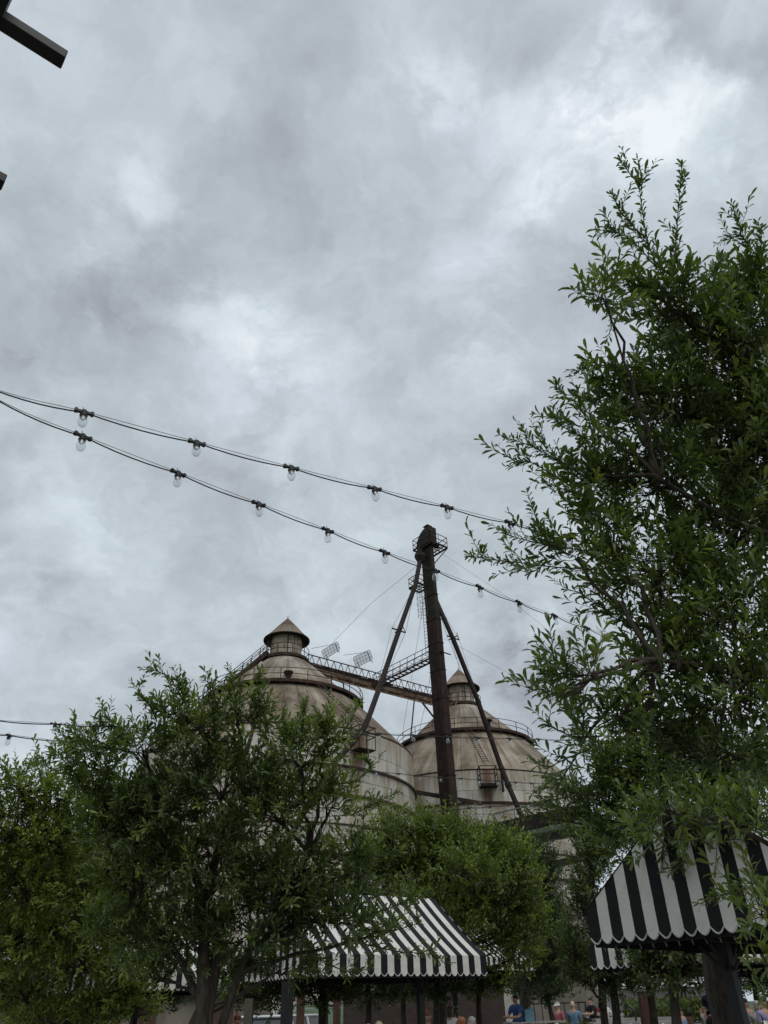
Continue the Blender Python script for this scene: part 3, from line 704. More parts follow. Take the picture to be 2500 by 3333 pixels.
# ================================================================== AWNING CANOPIES
def awning(cx, cy, ang, a, b_, ze, rise, label, pitch=0.125, post=None, gz=0.0):
    """gabled striped canopy; ridge along local x; a, b_ half sizes"""
    ex = np.array((math.cos(ang), math.sin(ang), 0)); ey = np.array((-math.sin(ang), math.cos(ang), 0)); C = np.array((cx, cy, 0.0))
    root = tag(empty('striped_canopy', (cx, cy, gz)), label, 'canopy', 'black and white striped canopies in the yard')
    L = lambda x, y, z: C+ex*x+ey*y+UZ*z
    val = 0.29
    def sag(u): return 0.0
    n = int(round(2*a/pitch)); 
    if n % 2 == 0: n += 1
    p = 2*a/n
    for sgn in (-1, 1):
        b = MB()
        for i in range(n):
            b.cur = i % 2
            x0, x1 = -a+p*i, -a+p*(i+1)
            K = 4
            for k in range(K):
                t0, t1 = k/K, (k+1)/K
                dz = lambda t: -0.035*math.sin(math.pi*t)
                q = [L(x0, sgn*b_*t0, ze+rise*(1-t0)+dz(t0)), L(x1, sgn*b_*t0, ze+rise*(1-t0)+dz(t0)), L(x1, sgn*b_*t1, ze+rise*(1-t1)+dz(t1)), L(x0, sgn*b_*t1, ze+rise*(1-t1)+dz(t1))]
                b.add(q, [(0, 1, 2, 3)])
        part(b, 'roof_slope', [FAB_B, FAB_W], root, False)
        b = MB(); pp = MB(); scallops(b, pp, lambda u, z: L(-a+u, sgn*(b_+0.004), z), 2*a, n, ze, val, False)
        vl = part(b, 'valance', [FAB_B, FAB_W], root); part(pp, 'valance_piping', PIPING, root)
    m_ = int(round(2*b_/pitch)); m_ += (m_ % 2 == 0); pb = 2*b_/m_
    for sgn in (-1, 1):
        b = MB(); zt = lambda y: ze+rise*(1-abs(y)/b_)
        for i in range(m_):
            b.cur = i % 2; y0, y1 = -b_+pb*i, -b_+pb*(i+1); xx = sgn*(a+0.009)
            if y0 < -1e-6 and y1 > 1e-6: b.add([L(xx, y0, ze), L(xx, y1, ze), L(xx, y1, zt(y1)), L(xx, 0, zt(0)), L(xx, y0, zt(y0))], [(0, 1, 2, 3, 4)])
            else: b.add([L(xx, y0, ze), L(xx, y1, ze), L(xx, y1, zt(y1)), L(xx, y0, zt(y0))], [(0, 1, 2, 3)])
        part(b, 'gable_panel', [FAB_B, FAB_W], root)
        b = MB(); pp = MB(); scallops(b, pp, lambda u, z: L(sgn*(a+0.012), -b_+u, z), 2*b_, m_, ze, val, False)
        part(b, 'valance', [FAB_B, FAB_W], root); part(pp, 'valance_piping', PIPING, root)
        b = MB(); b.tube([L(sgn*(a+.01), -b_, ze), L(sgn*(a+.01), 0, ze+rise), L(sgn*(a+.01), b_, ze)], 0.007, 4); part(b, 'rake_piping', FAB_B, root)
    # inner dark skirt and steel frame
    b = MB(); zi = ze-val-0.02
    for (x0, y0, x1, y1) in ((-a, -b_, a, -b_), (a, -b_, a, b_), (a, b_, -a, b_), (-a, b_, -a, -b_)):
        k = 0.975
        b.bar(L(x0*k, y0*k, ze-0.02), L(x1*k, y1*k, ze-0.02), 0.04)
        b.bar(L(x0*k, y0*k, zi+.02), L(x1*k, y1*k, zi+.02), 0.05, 0.06)
        b.add([L(x0*k, y0*k, zi), L(x1*k, y1*k, zi), L(x1*k, y1*k, ze), L(x0*k, y0*k, ze)], [(0, 1, 2, 3)])
    for sgn in (-1, 1):
        for x in (-a*.97, 0, a*.97): b.bar(L(x, sgn*b_*.97, ze-.03), L(x, 0, ze+rise-.06), 0.04)
    b.bar(L(-a*.97, 0, ze+rise-.06), L(a*.97, 0, ze+rise-.06), 0.05); b.bar(L(-a*.97, 0, zi), L(a*.97, 0, zi), 0.07); b.bar(L(0, -b_*.97, zi), L(0, b_*.97, zi), 0.07)
    part(b, 'frame', LINER, root)
    b = MB(); vv = MB(); nn_ = int(2*b_/0.13)
    for i in range(nn_):
        y = -b_*.95+2*b_*.95*i/(nn_-1)
        for sgn in (-1, 1): vv.bar(L(sgn*a*.96, y-.02, zi+.06), L(sgn*a*.93, y, zi-.045), 0.004); vv.bar(L(sgn*a*.93, y, zi-.045), L(sgn*a*.96, y+.02, zi+.06), 0.004)
    part(vv, 'lacing_cord', mat('pale_cord', (0.30, 0.29, 0.27), .8), root)
    b = MB(); s_ = 0.05
    pc = L(0, 0, 0) if post is None else np.array((post[0], post[1], 0.0)); b.box(pc+UZ*(gz+zi)/2, (2*s_, 2*s_, zi-gz), (ex, ey, UZ))
    for dx, dy in ((1, 0), (-1, 0), (0, 1), (0, -1)): b.bar(pc+ex*dx*s_+ey*dy*s_+UZ*(zi-.22), pc+ex*dx*.25+ey*dy*.25+UZ*zi, 0.025)
    part(b, 'post', BLACK_METAL, root)
    return root
def scallops(b, pp, F, length, n, z_top, drop, cw):
    """n alternating tongues hanging from z_top with rounded lower ends and piping"""
    p = length/n; edge = []
    for i in range(n):
        b.cur = i % 2; x0 = p*i; K = 6; bot = []
        sl = 0.044
        for k in range(K+1):
            t = k/K; bot.append((x0+p*t, z_top-drop+sl-sl*1.15*math.sin(math.pi*t)))
        mid = z_top-0.012
        vs = [F(x0, z_top), F(x0+p, z_top)]+[F(x, z) for x, z in bot[::-1]]
        b.add(vs, [tuple(range(len(vs)))]); edge += bot[(0 if i == 0 else 1):]
    pp.tube([F(x, z) for x, z in edge], 0.008, 4)
A_DIR = math.atan2(.53, .85)
def from_eave(pxL, YL, pxR, YR, yv, b_, rise, label, ze=2.35, **k):
    """place by the two lower front corners of the front slope"""
    l = atY(pxL, yv, YL); r_ = atY(pxR, yv, YR); d = (r_-l)*(1, 1, 0); Ln = np.linalg.norm(d); d /= Ln; n = np.array((d[1], -d[0], 0)); c = (l+r_)/2-n*b_
    return awning(c[0], c[1], math.atan2(d[1], d[0]), Ln/2, b_, ze, rise, label, **k)
from_eave(1012, 13.2, 1580, 15.0, 3110, 1.46, 1.04, 'large striped canopy in the middle, above the parked green van', post=atY(1372, 3322, 14.75))
# near canopy: gable end faces the camera
u = np.array((0.665, -0.747, 0)); g0 = np.array((1.87, 8.17, 0)); gw = 1.17; gm = g0+u*gw; rd = np.array((0.747, 0.665, 0)); ra = 1.6
cN = gm+rd*ra; awning(cN[0], cN[1], math.atan2(rd[1], rd[0]), ra, gw, 2.37, 0.86, 'nearest striped canopy at the right edge, its gable end towards the viewer', post=atY(2413, 3323, 8.3))
from_eave(330, 15.3, 806, 17.6, 3172, 1.45, 1.0, 'striped canopy half hidden behind the big leafy tree at left', ze=2.30)
from_eave(1480, 22.5, 1742, 25.5, 3160, 1.5, 1.15, 'small distant striped canopy right of the central one', ze=2.75)
from_eave(1120, 27.5, 1218, 29.0, 3212, 1.3, 0.8, 'tiny far striped canopy seen below the central one', ze=2.45)
g1 = atZ(1925, 3120, 2.3); g1 = np.array((g1[0], g1[1], 0)); g1 = atY(1925, 3140, 14.0)*(1, 1, 0); cM = g1+u*1.17+rd*1.6
awning(cM[0], cM[1], math.atan2(rd[1], rd[0]), 1.6, 1.17, 2.36, .86, 'striped canopy directly behind and below the nearest one')
cM2 = atY(2520, 3140, 15.5)*(1, 1, 0); awning(cM2[0], cM2[1], math.atan2(rd[1], rd[0]), 1.6, 1.17, 2.3, .86, 'striped canopy at the far right edge behind tree trunks')

# ================================================================== PERGOLA BEAMS overhead at upper left
ZR = 4.7
def rafter(c0, c1, w_, h_, name, label, over):
    """a beam whose underside centre line joins two points; over = how far it runs on past the first"""
    d = (c1-c0)*(1, 1, 0); d /= np.linalg.norm(d); b = MB(); b.bar(c0-d*over+UZ*h_/2, c1+UZ*h_/2, w_, h_)
    o = b.build(name, RAFTER, None, False, c0); md = o.modifiers.new('bevel', 'BEVEL'); md.width = 0.004; md.segments = 2
    tag(o, label, 'beam'); return d
ra0, ra1 = atZ(8, 82, ZR), atZ(205.5, 207, ZR); wr = np.linalg.norm(np.cross((atZ(213, 187, ZR)-atZ(198, 227, ZR)), (ra1-ra0)/np.linalg.norm(ra1-ra0)))
drr = rafter(ra0, ra1, wr, 0.055, 'rafter', 'long charcoal pergola rafter end jutting in at the upper left', 1.5)
rb1 = atZ(9, 607, ZR); rafter(rb1-drr*0.5, rb1, wr, 0.055, 'rafter', 'charcoal rafter end just inside the left edge, below the long one', 1.5)
g0_, g1_ = atZ(38, 0, ZR-0.005), atZ(2, 78, ZR-0.005); gd_ = (g1_-g0_)*(1, 1, 0); gd_ /= np.linalg.norm(gd_); gn = np.array((gd_[1], -gd_[0], 0))
gn = gn if gn@drr > 0 else -gn
b = MB(); b.bar(g0_-gn*.08-gd_*1.2+UZ*.08, g1_-gn*.08+gd_*1.5+UZ*.08, .15, .16); o = b.build('girder', RAFTER); tag(o, 'charcoal girder crossing the rafter in the extreme upper left corner', 'beam')

# ================================================================== FESTOON STRINGS
def lathe_mesh(name, prof, n, m, smooth=True):
    b = MB(); b.lathe(prof, n); me = bpy.data.meshes.new(name); me.from_pydata(b.v, [], b.f); me.materials.append(m)
    if smooth: me.polygons.foreach_set('use_smooth', [True]*len(me.polygons))
    return me
bulb_prof = [(0.0005, -0.100), (0.008, -0.0985), (0.016, -0.094), (0.0225, -0.085), (0.0262, -0.073), (0.0262, -0.062), (0.0235, -0.050), (0.0195, -0.040), (0.0165, -0.031), (0.0158, -0.026)]
BULB = lathe_mesh('bulb', bulb_prof, 18, GLASS)
b = MB(); b.lathe([(0.0165, -0.034), (0.019, -0.032), (0.021, -0.026), (0.021, -0.020), (0.0175, -0.018), (0.0175, 0.006), (0.012, 0.014), (0.002, 0.016)], 14); b.box((0, 0, 0.0), (0.10, 0.018, 0.014)); b.box((-.042, 0, .001), (.016, .024, .02)); b.box((.042, 0, .001), (.016, .024, .02)); b.bar((-0.006, 0, .008), (-.009, .003, .034), .003)
SOCK = bpy.data.meshes.new('socket'); SOCK.from_pydata(b.v, [], b.f); SOCK.materials.append(RUBBER)
b = MB(); b.tube([(-.004, 0, -.036), (-.004, 0, -.056), (0, 0, -.061), (.004, 0, -.056), (.004, 0, -.036)], 0.0009, 4); b.lathe([(.0035, -.034), (.003, -.044), (.0005, -.045)], 8)
FIL = bpy.data.meshes.new('filament'); FIL.from_pydata(b.v, [], b.f); FIL.materials.append(STEEL)
b = MB(); b.lathe([(0.0150, -0.034), (0.0148, -0.042)], 14); SCREW = bpy.data.meshes.new('screw_base'); SCREW.from_pydata(b.v, [], b.f); SCREW.materials.append(STEEL)
def catrom(P, n=8):
    P = [np.array(p) for p in P]; P = [2*P[0]-P[1]]+P+[2*P[-1]-P[-2]]; out = []
    for i in range(1, len(P)-2):
        for k in range(n):
            t = k/n; a, b_, c, d = P[i-1], P[i], P[i+1], P[i+2]
            out.append(0.5*((2*b_)+(c-a)*t+(2*a-5*b_+4*c-d)*t*t+(-a+3*b_-3*c+d)*t**3))
    out.append(P[-2]); return out
def string(label, pts, sock_idx, sc=1.0, r=0.0042, sag=0.02, wr=0.002, messenger=True):
    """pts: 3-D points along the run; sock_idx: which of them carry a socket"""
    root = tag(empty('string_light', pts[0]), label, 'string lights')
    cab = MB(); path = []
    for i in range(len(pts)-1):
        a, b_ = pts[i], pts[i+1]
        for k in range(6): t = k/6; path.append(a+(b_-a)*t-UZ*sag*4*t*(1-t))
    path.append(pts[-1]); cab.tube(path, r*sc, 5); part(cab, 'cable', RUBBER, root, True)
    if messenger:
        mw = MB(); mw.tube([p+UZ*0.006*sc for p in catrom(pts, 4)], wr*sc, 4); part(mw, 'support_wire', WIRE, root)
    for i in sock_idx:
        p = pts[i]; t = pts[min(i+1, len(pts)-1)]-pts[max(i-1, 0)]
        yaw = math.atan2(t[1], t[0]); pit = math.atan2(t[2], math.hypot(t[0], t[1]))
        so = link('socket', SOCK); own(so, root); so.location = tuple(p); so.rotation_euler = (random.uniform(-.07, .07), -pit*0.45+random.uniform(-.05, .05), yaw+random.uniform(-.1, .1)); so.scale = (sc,)*3
        for nm, me in (('bulb', BULB), ('filament', FIL), ('screw_base', SCREW)): link(nm, me, so)
    return root
A_px = [(274, 1342), (641, 1441), (948, 1522), (1219, 1590), (1455, 1650), (1660, 1702), (1848, 1747), (2010, 1784), (2150, 1815)]
B_px = [(270, 1420), (580, 1540), (842, 1640), (1067, 1726), (1252, 1797), (1416, 1856), (1561, 1911), (1689, 1961), (1805, 2004), (1910, 2044), (2005, 2082), (2095, 2115)]
pa = [atD(x, y, 3.96*(1+.0795*i)) for i, (x, y) in enumerate(A_px)]; pb = [atD(x, y, 4.12*(1+.0966*i)) for i, (x, y) in enumerate(B_px)]
pa = [pa[0]+(pa[0]-pa[1])*2-UZ*-.10, atD(-25, 1267, 3.78)]+pa; pb = [pb[0]+(pb[0]-pb[1])*2-UZ*-.18, atD(-10, 1302, 3.86)]+pb
string('upper festoon string of clear bulbs crossing the sky', pa, range(2, len(pa)), 1.0)
string('lower festoon string of clear bulbs crossing the sky', pb, range(2, len(pb)), 1.0)
def dline(pxs, D0, D1): return [atD(x, y, D0+(D1-D0)*i/(len(pxs)-1)) for i, (x, y) in enumerate(pxs)]
C_px = [(-200, 2335), (-10, 2346), (180, 2357), (370, 2364), (545, 2370), (700, 2376), (845, 2381), (985, 2385), (1113, 2386), (1234, 2388), (1345, 2393), (1456, 2398), (1556, 2401), (1658, 2404), (1752, 2406), (1850, 2409), (1950, 2411), (2050, 2412)]
string('far festoon string passing in front of both silo roofs', dline(C_px, 7.0, 13.6), [2, 3]+list(range(9, 17)), 1.0, r=.006, sag=.012)
D_px = [(-150, 2378), (30, 2394), (196, 2413), (360, 2430), (500, 2445), (640, 2458), (775, 2470), (905, 2482), (1035, 2494), (1158, 2506), (1225, 2511), (1298, 2518), (1367, 2525), (1435, 2530), (1499, 2534), (1560, 2538), (1619, 2542), (1679, 2546), (1730, 2549), (1777, 2551), (1850, 2554), (1930, 2556)]
string('far festoon string passing in front of the silo walls', [atD(x, y, 8+(12.5 if i > 9 else 12.5*i/9)*1.0) for i, (x, y) in enumerate(D_px)], [1, 2]+list(range(9, 20)), 1.25, r=.006, sag=.012)
E_px = [(1000, 2663), (1090, 2655), (1170, 2652), (1245, 2649), (1320, 2645), (1392, 2640), (1460, 2637), (1528, 2630), (1595, 2626), (1655, 2620), (1717, 2615), (1800, 2602), (1900, 2588), (2010, 2572)]
string('lowest festoon string, just above the yellow green tree', dline(E_px, 18, 16), list(range(1, 11)), 1.2, r=.006, sag=.012)
for (pts_, lb) in (([(1470, 2730), (1640, 2722), (1800, 2695), (1960, 2662)], 'thin dark cable above the green gutter'), ([(1540, 2590), (1720, 2620), (1900, 2600)], None)):
    if lb: b = MB(); b.tube([atY(x, y, 30) for x, y in pts_], 0.012, 4); tag(b.build('overhead_cable', WIRE), lb, 'cable')

# ================================================================== TREES
OV = 2500/1659.0
def unit(v): return v/(np.linalg.norm(v, axis=-1, keepdims=True)+1e-9)
# leaf template: along +X, width Y, normal Z; oblong with a fold and a droop
def leaf_template(full=True, wide=0.17, droop=0.10):
    if full:
        V = [(0, 0, 0), (.28, .55, .03), (.28, 0, 0), (.28, -.55, .03), (.62, 1.0, .04), (.62, 0, -.01), (.62, -1.0, .04), (.87, .70, .0), (.87, 0, -.05), (.87, -.70, .0), (1, 0, -droop)]
        V = np.array([(x, y*wide, z) for i, (x, y, z) in enumerate(V)])
        F = [(0, 2, 1), (0, 3, 2), (1, 2, 5, 4), (2, 3, 6, 5), (4, 5, 8, 7), (5, 6, 9, 8), (7, 8, 10), (8, 9, 10)]
    else:
        V = np.array([(0, 0, 0), (.6, wide, .05), (1, 0, -droop), (.6, -wide, .05)]); F = [(0, 3, 2), (0, 2, 1)]
    return V, F
def leaves_mesh(name, P0, D, N, Ls, tint, m, full=True, wide=0.17):
    V, F = leaf_template(full, wide); K = len(P0); nv = len(V)
    Y = unit(np.cross(N, D)); Z = np.cross(D, Y)
    bend = RNG.uniform(0.4, 2.4, K)[:, None]
    X = V[None, :, 0]*Ls[:, None]; Yv = V[None, :, 1]*Ls[:, None]; Zv = (V[None, :, 2]*bend)*Ls[:, None]
    W_ = P0[:, None, :]+X[..., None]*D[:, None, :]+Yv[..., None]*Y[:, None, :]+Zv[..., None]*Z[:, None, :]
    me = bpy.data.meshes.new(name)
    ls = np.array([len(f) for f in F]); flat = np.concatenate([np.array(f) for f in F])
    off = (np.arange(K)*nv)[:, None]
    li = (flat[None, :]+off).ravel().astype(np.int32); tot = np.tile(ls, K); st = np.concatenate([[0], np.cumsum(tot)[:-1]]).astype(np.int32)
    me.vertices.add(K*nv); me.vertices.foreach_set('co', W_.ravel().astype(np.float32))
    me.loops.add(len(li)); me.loops.foreach_set('vertex_index', li)
    me.polygons.add(len(tot)); me.polygons.foreach_set('loop_start', st); me.polygons.foreach_set('loop_total', tot.astype(np.int32))
    me.update(calc_edges=True)
    at = me.attributes.new('tint', 'FLOAT', 'POINT'); at.data.foreach_set('value', np.repeat(tint, nv).astype(np.float32))
    me.materials.append(m); return me
def tubes_mesh(name, segs, m, n=5):
    """segs: list of (polyline, radii)"""
    b = MB()
    for pts, rad in segs: b.tube(pts, rad, n, False)
    me = bpy.data.meshes.new(name); me.from_pydata(b.v, [], b.f); me.polygons.foreach_set('use_smooth', [True]*len(me.polygons)); me.materials.append(m); return me
def bez(a, b_, c, n=8): 
    t = np.linspace(0, 1, n)[:, None]; return (1-t)**2*a+2*t*(1-t)*b_+t*t*c
def shoot_leaves(base, dirn, length, nleaf, lsize, spread=1.0, tipk=3):
    """alternate leaves round a curved shoot; all arrays. base (K,3), dirn (K,3)"""
    K = len(base); up = np.array([0, 0, 1.0])
    side = unit(np.cross(dirn, unit(RNG.normal(size=(K, 3)))))
    curve = unit(up*0.9+RNG.normal(size=(K, 3))*0.35)*length[:, None]*0.28
    t = (np.arange(nleaf)+0.6)/nleaf
    t = 0.12+0.88*t**0.85
    tt = t[None, :, None]
    pos = base[:, None, :]+dirn[:, None, :]*length[:, None, None]*tt+curve[:, None, :]*tt**2
    tan = unit(dirn[:, None, :]*length[:, None, None]+2*curve[:, None, :]*tt)
    ph = np.arange(nleaf)[None, :]*2.4+RNG.uniform(0, 6.28, (K, 1))+RNG.normal(size=(K, nleaf))*0.4
    s1 = unit(np.cross(tan, side[:, None, :])); s2 = np.cross(tan, s1)
    rad = s1*np.cos(ph)[..., None]+s2*np.sin(ph)[..., None]
    ang = RNG.uniform(0.55, 1.15, (K, nleaf))*spread; ang[:, -tipk:] *= 0.6
    d = unit(tan*np.cos(ang)[..., None]+rad*np.sin(ang)[..., None]+RNG.normal(size=(K, nleaf, 3))*0.12)
    nrm = unit(tan*0.5-rad*0.15+up*0.75+RNG.normal(size=(K, nleaf, 3))*0.45)
    size = lsize*RNG.uniform(0.45, 1.3, (K, nleaf))*RNG.uniform(.8, 1.2, (K, 1))
    stems = pos[:, [0, nleaf//3, 2*nleaf//3, nleaf-1], :]
    return pos.reshape(-1, 3), d.reshape(-1, 3), nrm.reshape(-1, 3), size.ravel(), stems
def make_tree(name, label, trunk_pts, trunk_r, lobes, shoots, D0, lsize, slen, nleaf, dens, m, full=True, wide=0.17, unit_px=OV, parts300=False, limb_r=0.05, upb=0.5, tint=(0.35, 0.2), gnum=None, root_bias=None, maxlimb=999):
    root = tag(empty(name, trunk_pts[0][0]), label, 'tree', gnum)
    base_segs = []
    for pts, r in zip(trunk_pts, trunk_r):
        me_pts = np.array(catrom(pts, 5)); rr = np.linspace(r[0], r[1], len(me_pts))*(1+0.06*np.sin(np.arange(len(me_pts))*1.7))
        base_segs.append((list(me_pts), list(rr)))
    for sg_ in base_segs: own(link('trunk', tubes_mesh('trunk', [sg_], BARK, 10)), root)
    tips = [np.array(p[-1]) for p in trunk_pts]; allt = np.array([p for s_ in base_segs for p in s_[0]])
    segs = []; subs = []; twigs = []; SB = []; SD = []; LT = []
    k = unit_px
    for (lx, ly, rx, ry, *rest) in lobes:
        D = rest[0] if rest else D0; rz = rest[1] if len(rest) > 1 else None
        c = atD(lx*k, ly*k, D)-UZ*slen*0.12; A0 = rx*ry*(k*D/FPX)**2; ax, ay = max(rx*k*D/FPX-slen*.30, .35*rx*k*D/FPX), max(ry*k*D/FPX-slen*.38, .3*ry*k*D/FPX); az = rz or (ax+ay)/2*0.9
        cen_low = c-UZ*0.35*ay
        # limb from the nearest sensible trunk point below the lobe
        sc_ = np.linalg.norm(allt-c, axis=1)+np.maximum(0, allt[:, 2]-c[2]+0.3)*2.0
        a = allt[sc_.argmin()]; mid = (a+cen_low)/2+UZ*0.12*np.linalg.norm(c-a)+RNG.normal(size=3)*0.06
        L_ = np.linalg.norm(c-a); pl = bez(a, mid, cen_low, 9); pl[1:-1] += RNG.normal(size=(7, 3))*0.018*L_
        segs.append((list(pl), list(np.linspace(limb_r, limb_r*0.35, 9))))
        la = nleaf*lsize**2*wide*0.62; ns = max(5, int(round(dens*math.pi*A0/la)))
        u_ = unit(RNG.normal(size=(ns, 3))); r_ = RNG.uniform(0.05, 1.0, ns)**(1/2.2)
        off = u_*r_[:, None]
        p = c+(off[:, 0:1]*ax)*RIGHT+(off[:, 1:2]*ay)*UP+(off[:, 2:3]*az)*FWD
        ns_sub = max(3, min(9, ns//10))
        sub = c+(unit(RNG.normal(size=(ns_sub, 3)))*0.55)@np.stack([RIGHT*ax, UP*ay, FWD*az])
        for sp in sub:
            mpt = (cen_low+sp)/2+UZ*0.04*L_; subs.append((list(bez(pl[RNG.integers(5, 8)], mpt, sp, 5)), list(np.linspace(limb_r*0.4, limb_r*0.14, 5))))
        nodes = np.concatenate([sub, pl[5:], (sub+cen_low)/2])
        dd = np.linalg.norm(p[:, None]-nodes[None], axis=2); nn = nodes[dd.argmin(1)]
        outd = unit(unit(p-cen_low)*0.75+unit(p-nn)*0.35+UZ*upb+RNG.normal(size=(ns, 3))*0.38)
        SB.append(p); SD.append(outd); LT.append(np.full(ns, RNG.normal(0, .11)))
        for q, r2 in zip(nn, p):
            twigs.append(([q, (q+r2)/2-UZ*0.03*np.linalg.norm(r2-q), r2], [limb_r*0.11+.002, limb_r*0.08+.0018, .0025]))
    SB = np.concatenate(SB); SD = np.concatenate(SD); K = len(SB)
    ln = slen*RNG.uniform(0.55, 1.35, K)
    pos, d, nrm, size, stems = shoot_leaves(SB, SD, ln, nleaf, lsize)
    tn = RNG.normal(tint[0], tint[1], K)+np.concatenate(LT); tn = np.repeat(tn, nleaf)+RNG.normal(0, 0.10, K*nleaf)+np.tile(np.linspace(-.05, .12, nleaf), K)
    for b_, st in zip(SB, stems): twigs.append(([b_]+list(st), [.0032, .003, .0024, .002, .001]))
    # explicit long leafy shoots
    for sh in shoots:
        pts, D, *o = sh; D_ = D if hasattr(D, '__len__') else (D, D)
        pl = np.array(catrom([atD(x*k, y*k, D_[0]+(D_[1]-D_[0])*i/max(1, len(pts)-1)) for i, (x, y) in enumerate(pts)], 8))
        L_ = np.sum(np.linalg.norm(np.diff(pl, axis=0), axis=1)); n_l = int(L_/(lsize*0.115)); lk = o[0] if o else 1.0
        segs.append((list(pl), list(np.linspace(limb_r*0.28, 0.0022, len(pl)))))
        f = np.sort(RNG.uniform(0, len(pl)-1.001, n_l)); f[-4:] = len(pl)-1.01; i0 = f.astype(int)
        q = pl[i0]+(pl[i0+1]-pl[i0])*(f-i0)[:, None]; tan = unit(pl[i0+1]-pl[i0])
        s1_ = unit(np.cross(tan, np.array([.3, 1, .2]))); s2_ = np.cross(tan, s1_); ph = np.arange(n_l)*2.4
        rad = s1_*np.cos(ph)[:, None]+s2_*np.sin(ph)[:, None]; ang = RNG.uniform(.5, 1.1, n_l)
        dl = unit(tan*np.cos(ang)[:, None]+rad*np.sin(ang)[:, None]); nl = unit(tan*.5+UZ*.7+RNG.normal(size=(n_l, 3))*.45)
        pos = np.concatenate([pos, q]); d = np.concatenate([d, dl]); nrm = np.concatenate([nrm, nl]); size = np.concatenate([size, lk*lsize*RNG.uniform(.65, 1.15, n_l)*np.linspace(1, .75, n_l)])
        tn = np.concatenate([tn, RNG.normal(tint[0], .12, n_l)])
        # side shoots off the leader
        nsd = int(L_/(slen*0.38)); fs = RNG.uniform(0.05, 0.85, nsd)*(len(pl)-1.01); i1 = fs.astype(int)
        if nsd > 0:
            qb = pl[i1]; td = unit(pl[i1+1]-pl[i1]); dd2 = unit(td*0.75+unit(RNG.normal(size=(nsd, 3)))*0.65+UZ*0.25)
            p2, d2, n2, z2, st2 = shoot_leaves(qb, dd2, slen*RNG.uniform(.4, .8, nsd), max(7, nleaf*2//3), lsize*.9*lk)
            pos = np.concatenate([pos, p2]); d = np.concatenate([d, d2]); nrm = np.concatenate([nrm, n2]); size = np.concatenate([size, z2]); tn = np.concatenate([tn, RNG.normal(tint[0], .15, len(p2))])
            for b_, st in zip(qb, st2): twigs.append(([b_]+list(st), [.0032, .003, .0024, .002, .001]))
    tn = np.clip(tn, 0, 1)
    for sg_ in segs: own(link('limb', tubes_mesh('limb', [sg_], BARK, 7)), root)
    if subs: sb_ = link('branches', tubes_mesh('branches', subs, BARK, 6)); own(sb_, root); tag(sb_, kind='stuff')
    tw_ = link('twigs', tubes_mesh('twigs', twigs, TWIG, 3)); own(tw_, root); tag(tw_, kind='stuff')
    keep = np.ones(len(pos), bool)
    if parts300:
        v = pos-ORG; dep = v@FWD; px = 1250+FPX*(v@RIGHT)/dep; py = 1666-FPX*(v@UP)/dep
        vis = (px > 20) & (px < 2480) & (py > 20) & (py < 3310) & (dep > 0.5)
        sz_ = np.where(vis, size/dep, 0); idx = np.argsort(-sz_)[:300]; keep[idx] = False
        protos = []
        for ti in range(6):
            me = leaves_mesh('leaf', np.zeros((1, 3)), np.array([[1., 0, 0]]), np.array([[0, 0, 1.]]), np.ones(1), np.array([0.1+ti*.15]), m, True, wide); protos.append(me)
        for i in idx:
            X = d[i]; Y = np.cross(nrm[i], X); Y /= np.linalg.norm(Y); Z = np.cross(X, Y)
            o = link('leaf', protos[int(np.clip((tn[i]-.1)/.15, 0, 5))])
            o.parent = root; s_ = size[i]; l = pos[i]-np.array(root.location)
            o.matrix_local = Matrix([[X[r]*s_, Y[r]*s_, Z[r]*s_, l[r]] for r in range(3)]+[[0, 0, 0, 1]])
    me = leaves_mesh('foliage', pos[keep], d[keep], nrm[keep], size[keep], tn[keep], m, full, wide)
    fo = link('foliage', me); own(fo, root); tag(fo, kind='stuff')
    return root, len(pos)
CNT = {}
def G(px, Y): p = atY(px, 3320, Y); return np.array((p[0], p[1], 0.0))
def trunkline(px0, px1, py1, Y0, Y1, wob=.05):
    a = G(px0, Y0); b_ = atY(px1, py1, Y1); return [a, a+(b_-a)*.33+RNG.normal(size=3)*wob*(1, 1, 0), a+(b_-a)*.67+RNG.normal(size=3)*wob*(1, 1, 0), b_]

# --- near tree at right: trunk outside the frame, limbs reach in
t0 = np.array((4.9, 5.6, 0.0))
R1_tr = [[t0, np.array((4.75, 5.5, 1.8)), atD(2950, 1900, 6.4), atD(2720, 1500, 6.5), atD(2480, 1230, 6.6), atD(2250, 1060, 6.6)],
         [atD(2950, 1900, 6.4), atD(2700, 1800, 6.2), atD(2400, 1700, 6.0), atD(2150, 1560, 5.9)],
         [atD(2950, 1900, 6.4), atD(2750, 2100, 5.8), atD(2450, 2170, 5.4), atD(2150, 2150, 5.2)],
         [atD(2720, 1500, 6.5), atD(2500, 1050, 6.9), atD(2430, 850, 7.0)]]
R1_lobes = [(1545,760,125,120,6.6),(1450,660,70,70,6.4),(1380,615,45,35,6.5),(1305,640,38,42,6.0),(1625,680,70,110,6.8),(1600,950,110,150,6.5),(1450,880,105,90,6.4),(1350,850,55,40,6.3),(1270,910,45,32,6.2),(1400,1040,110,85,6.2),(1570,1150,120,120,6.2),(1270,1030,55,50,6.1),(1310,1120,70,45,6.0),(1240,1195,45,28,5.8),(1400,1220,110,75,5.8),(1570,1330,120,120,5.6),(1390,1340,60,45,5.6),(1450,1440,90,70,5.4),(1270,1450,50,42,4.9),(1590,1500,110,110,5.3),(1210,1490,26,24,4.8),(1400,1560,70,55,5.2),(1335,1545,46,36,5.2),(1530,1620,110,60,5.2),(1255,1590,30,30,5.4),(1640,1000,60,200,6.6)]
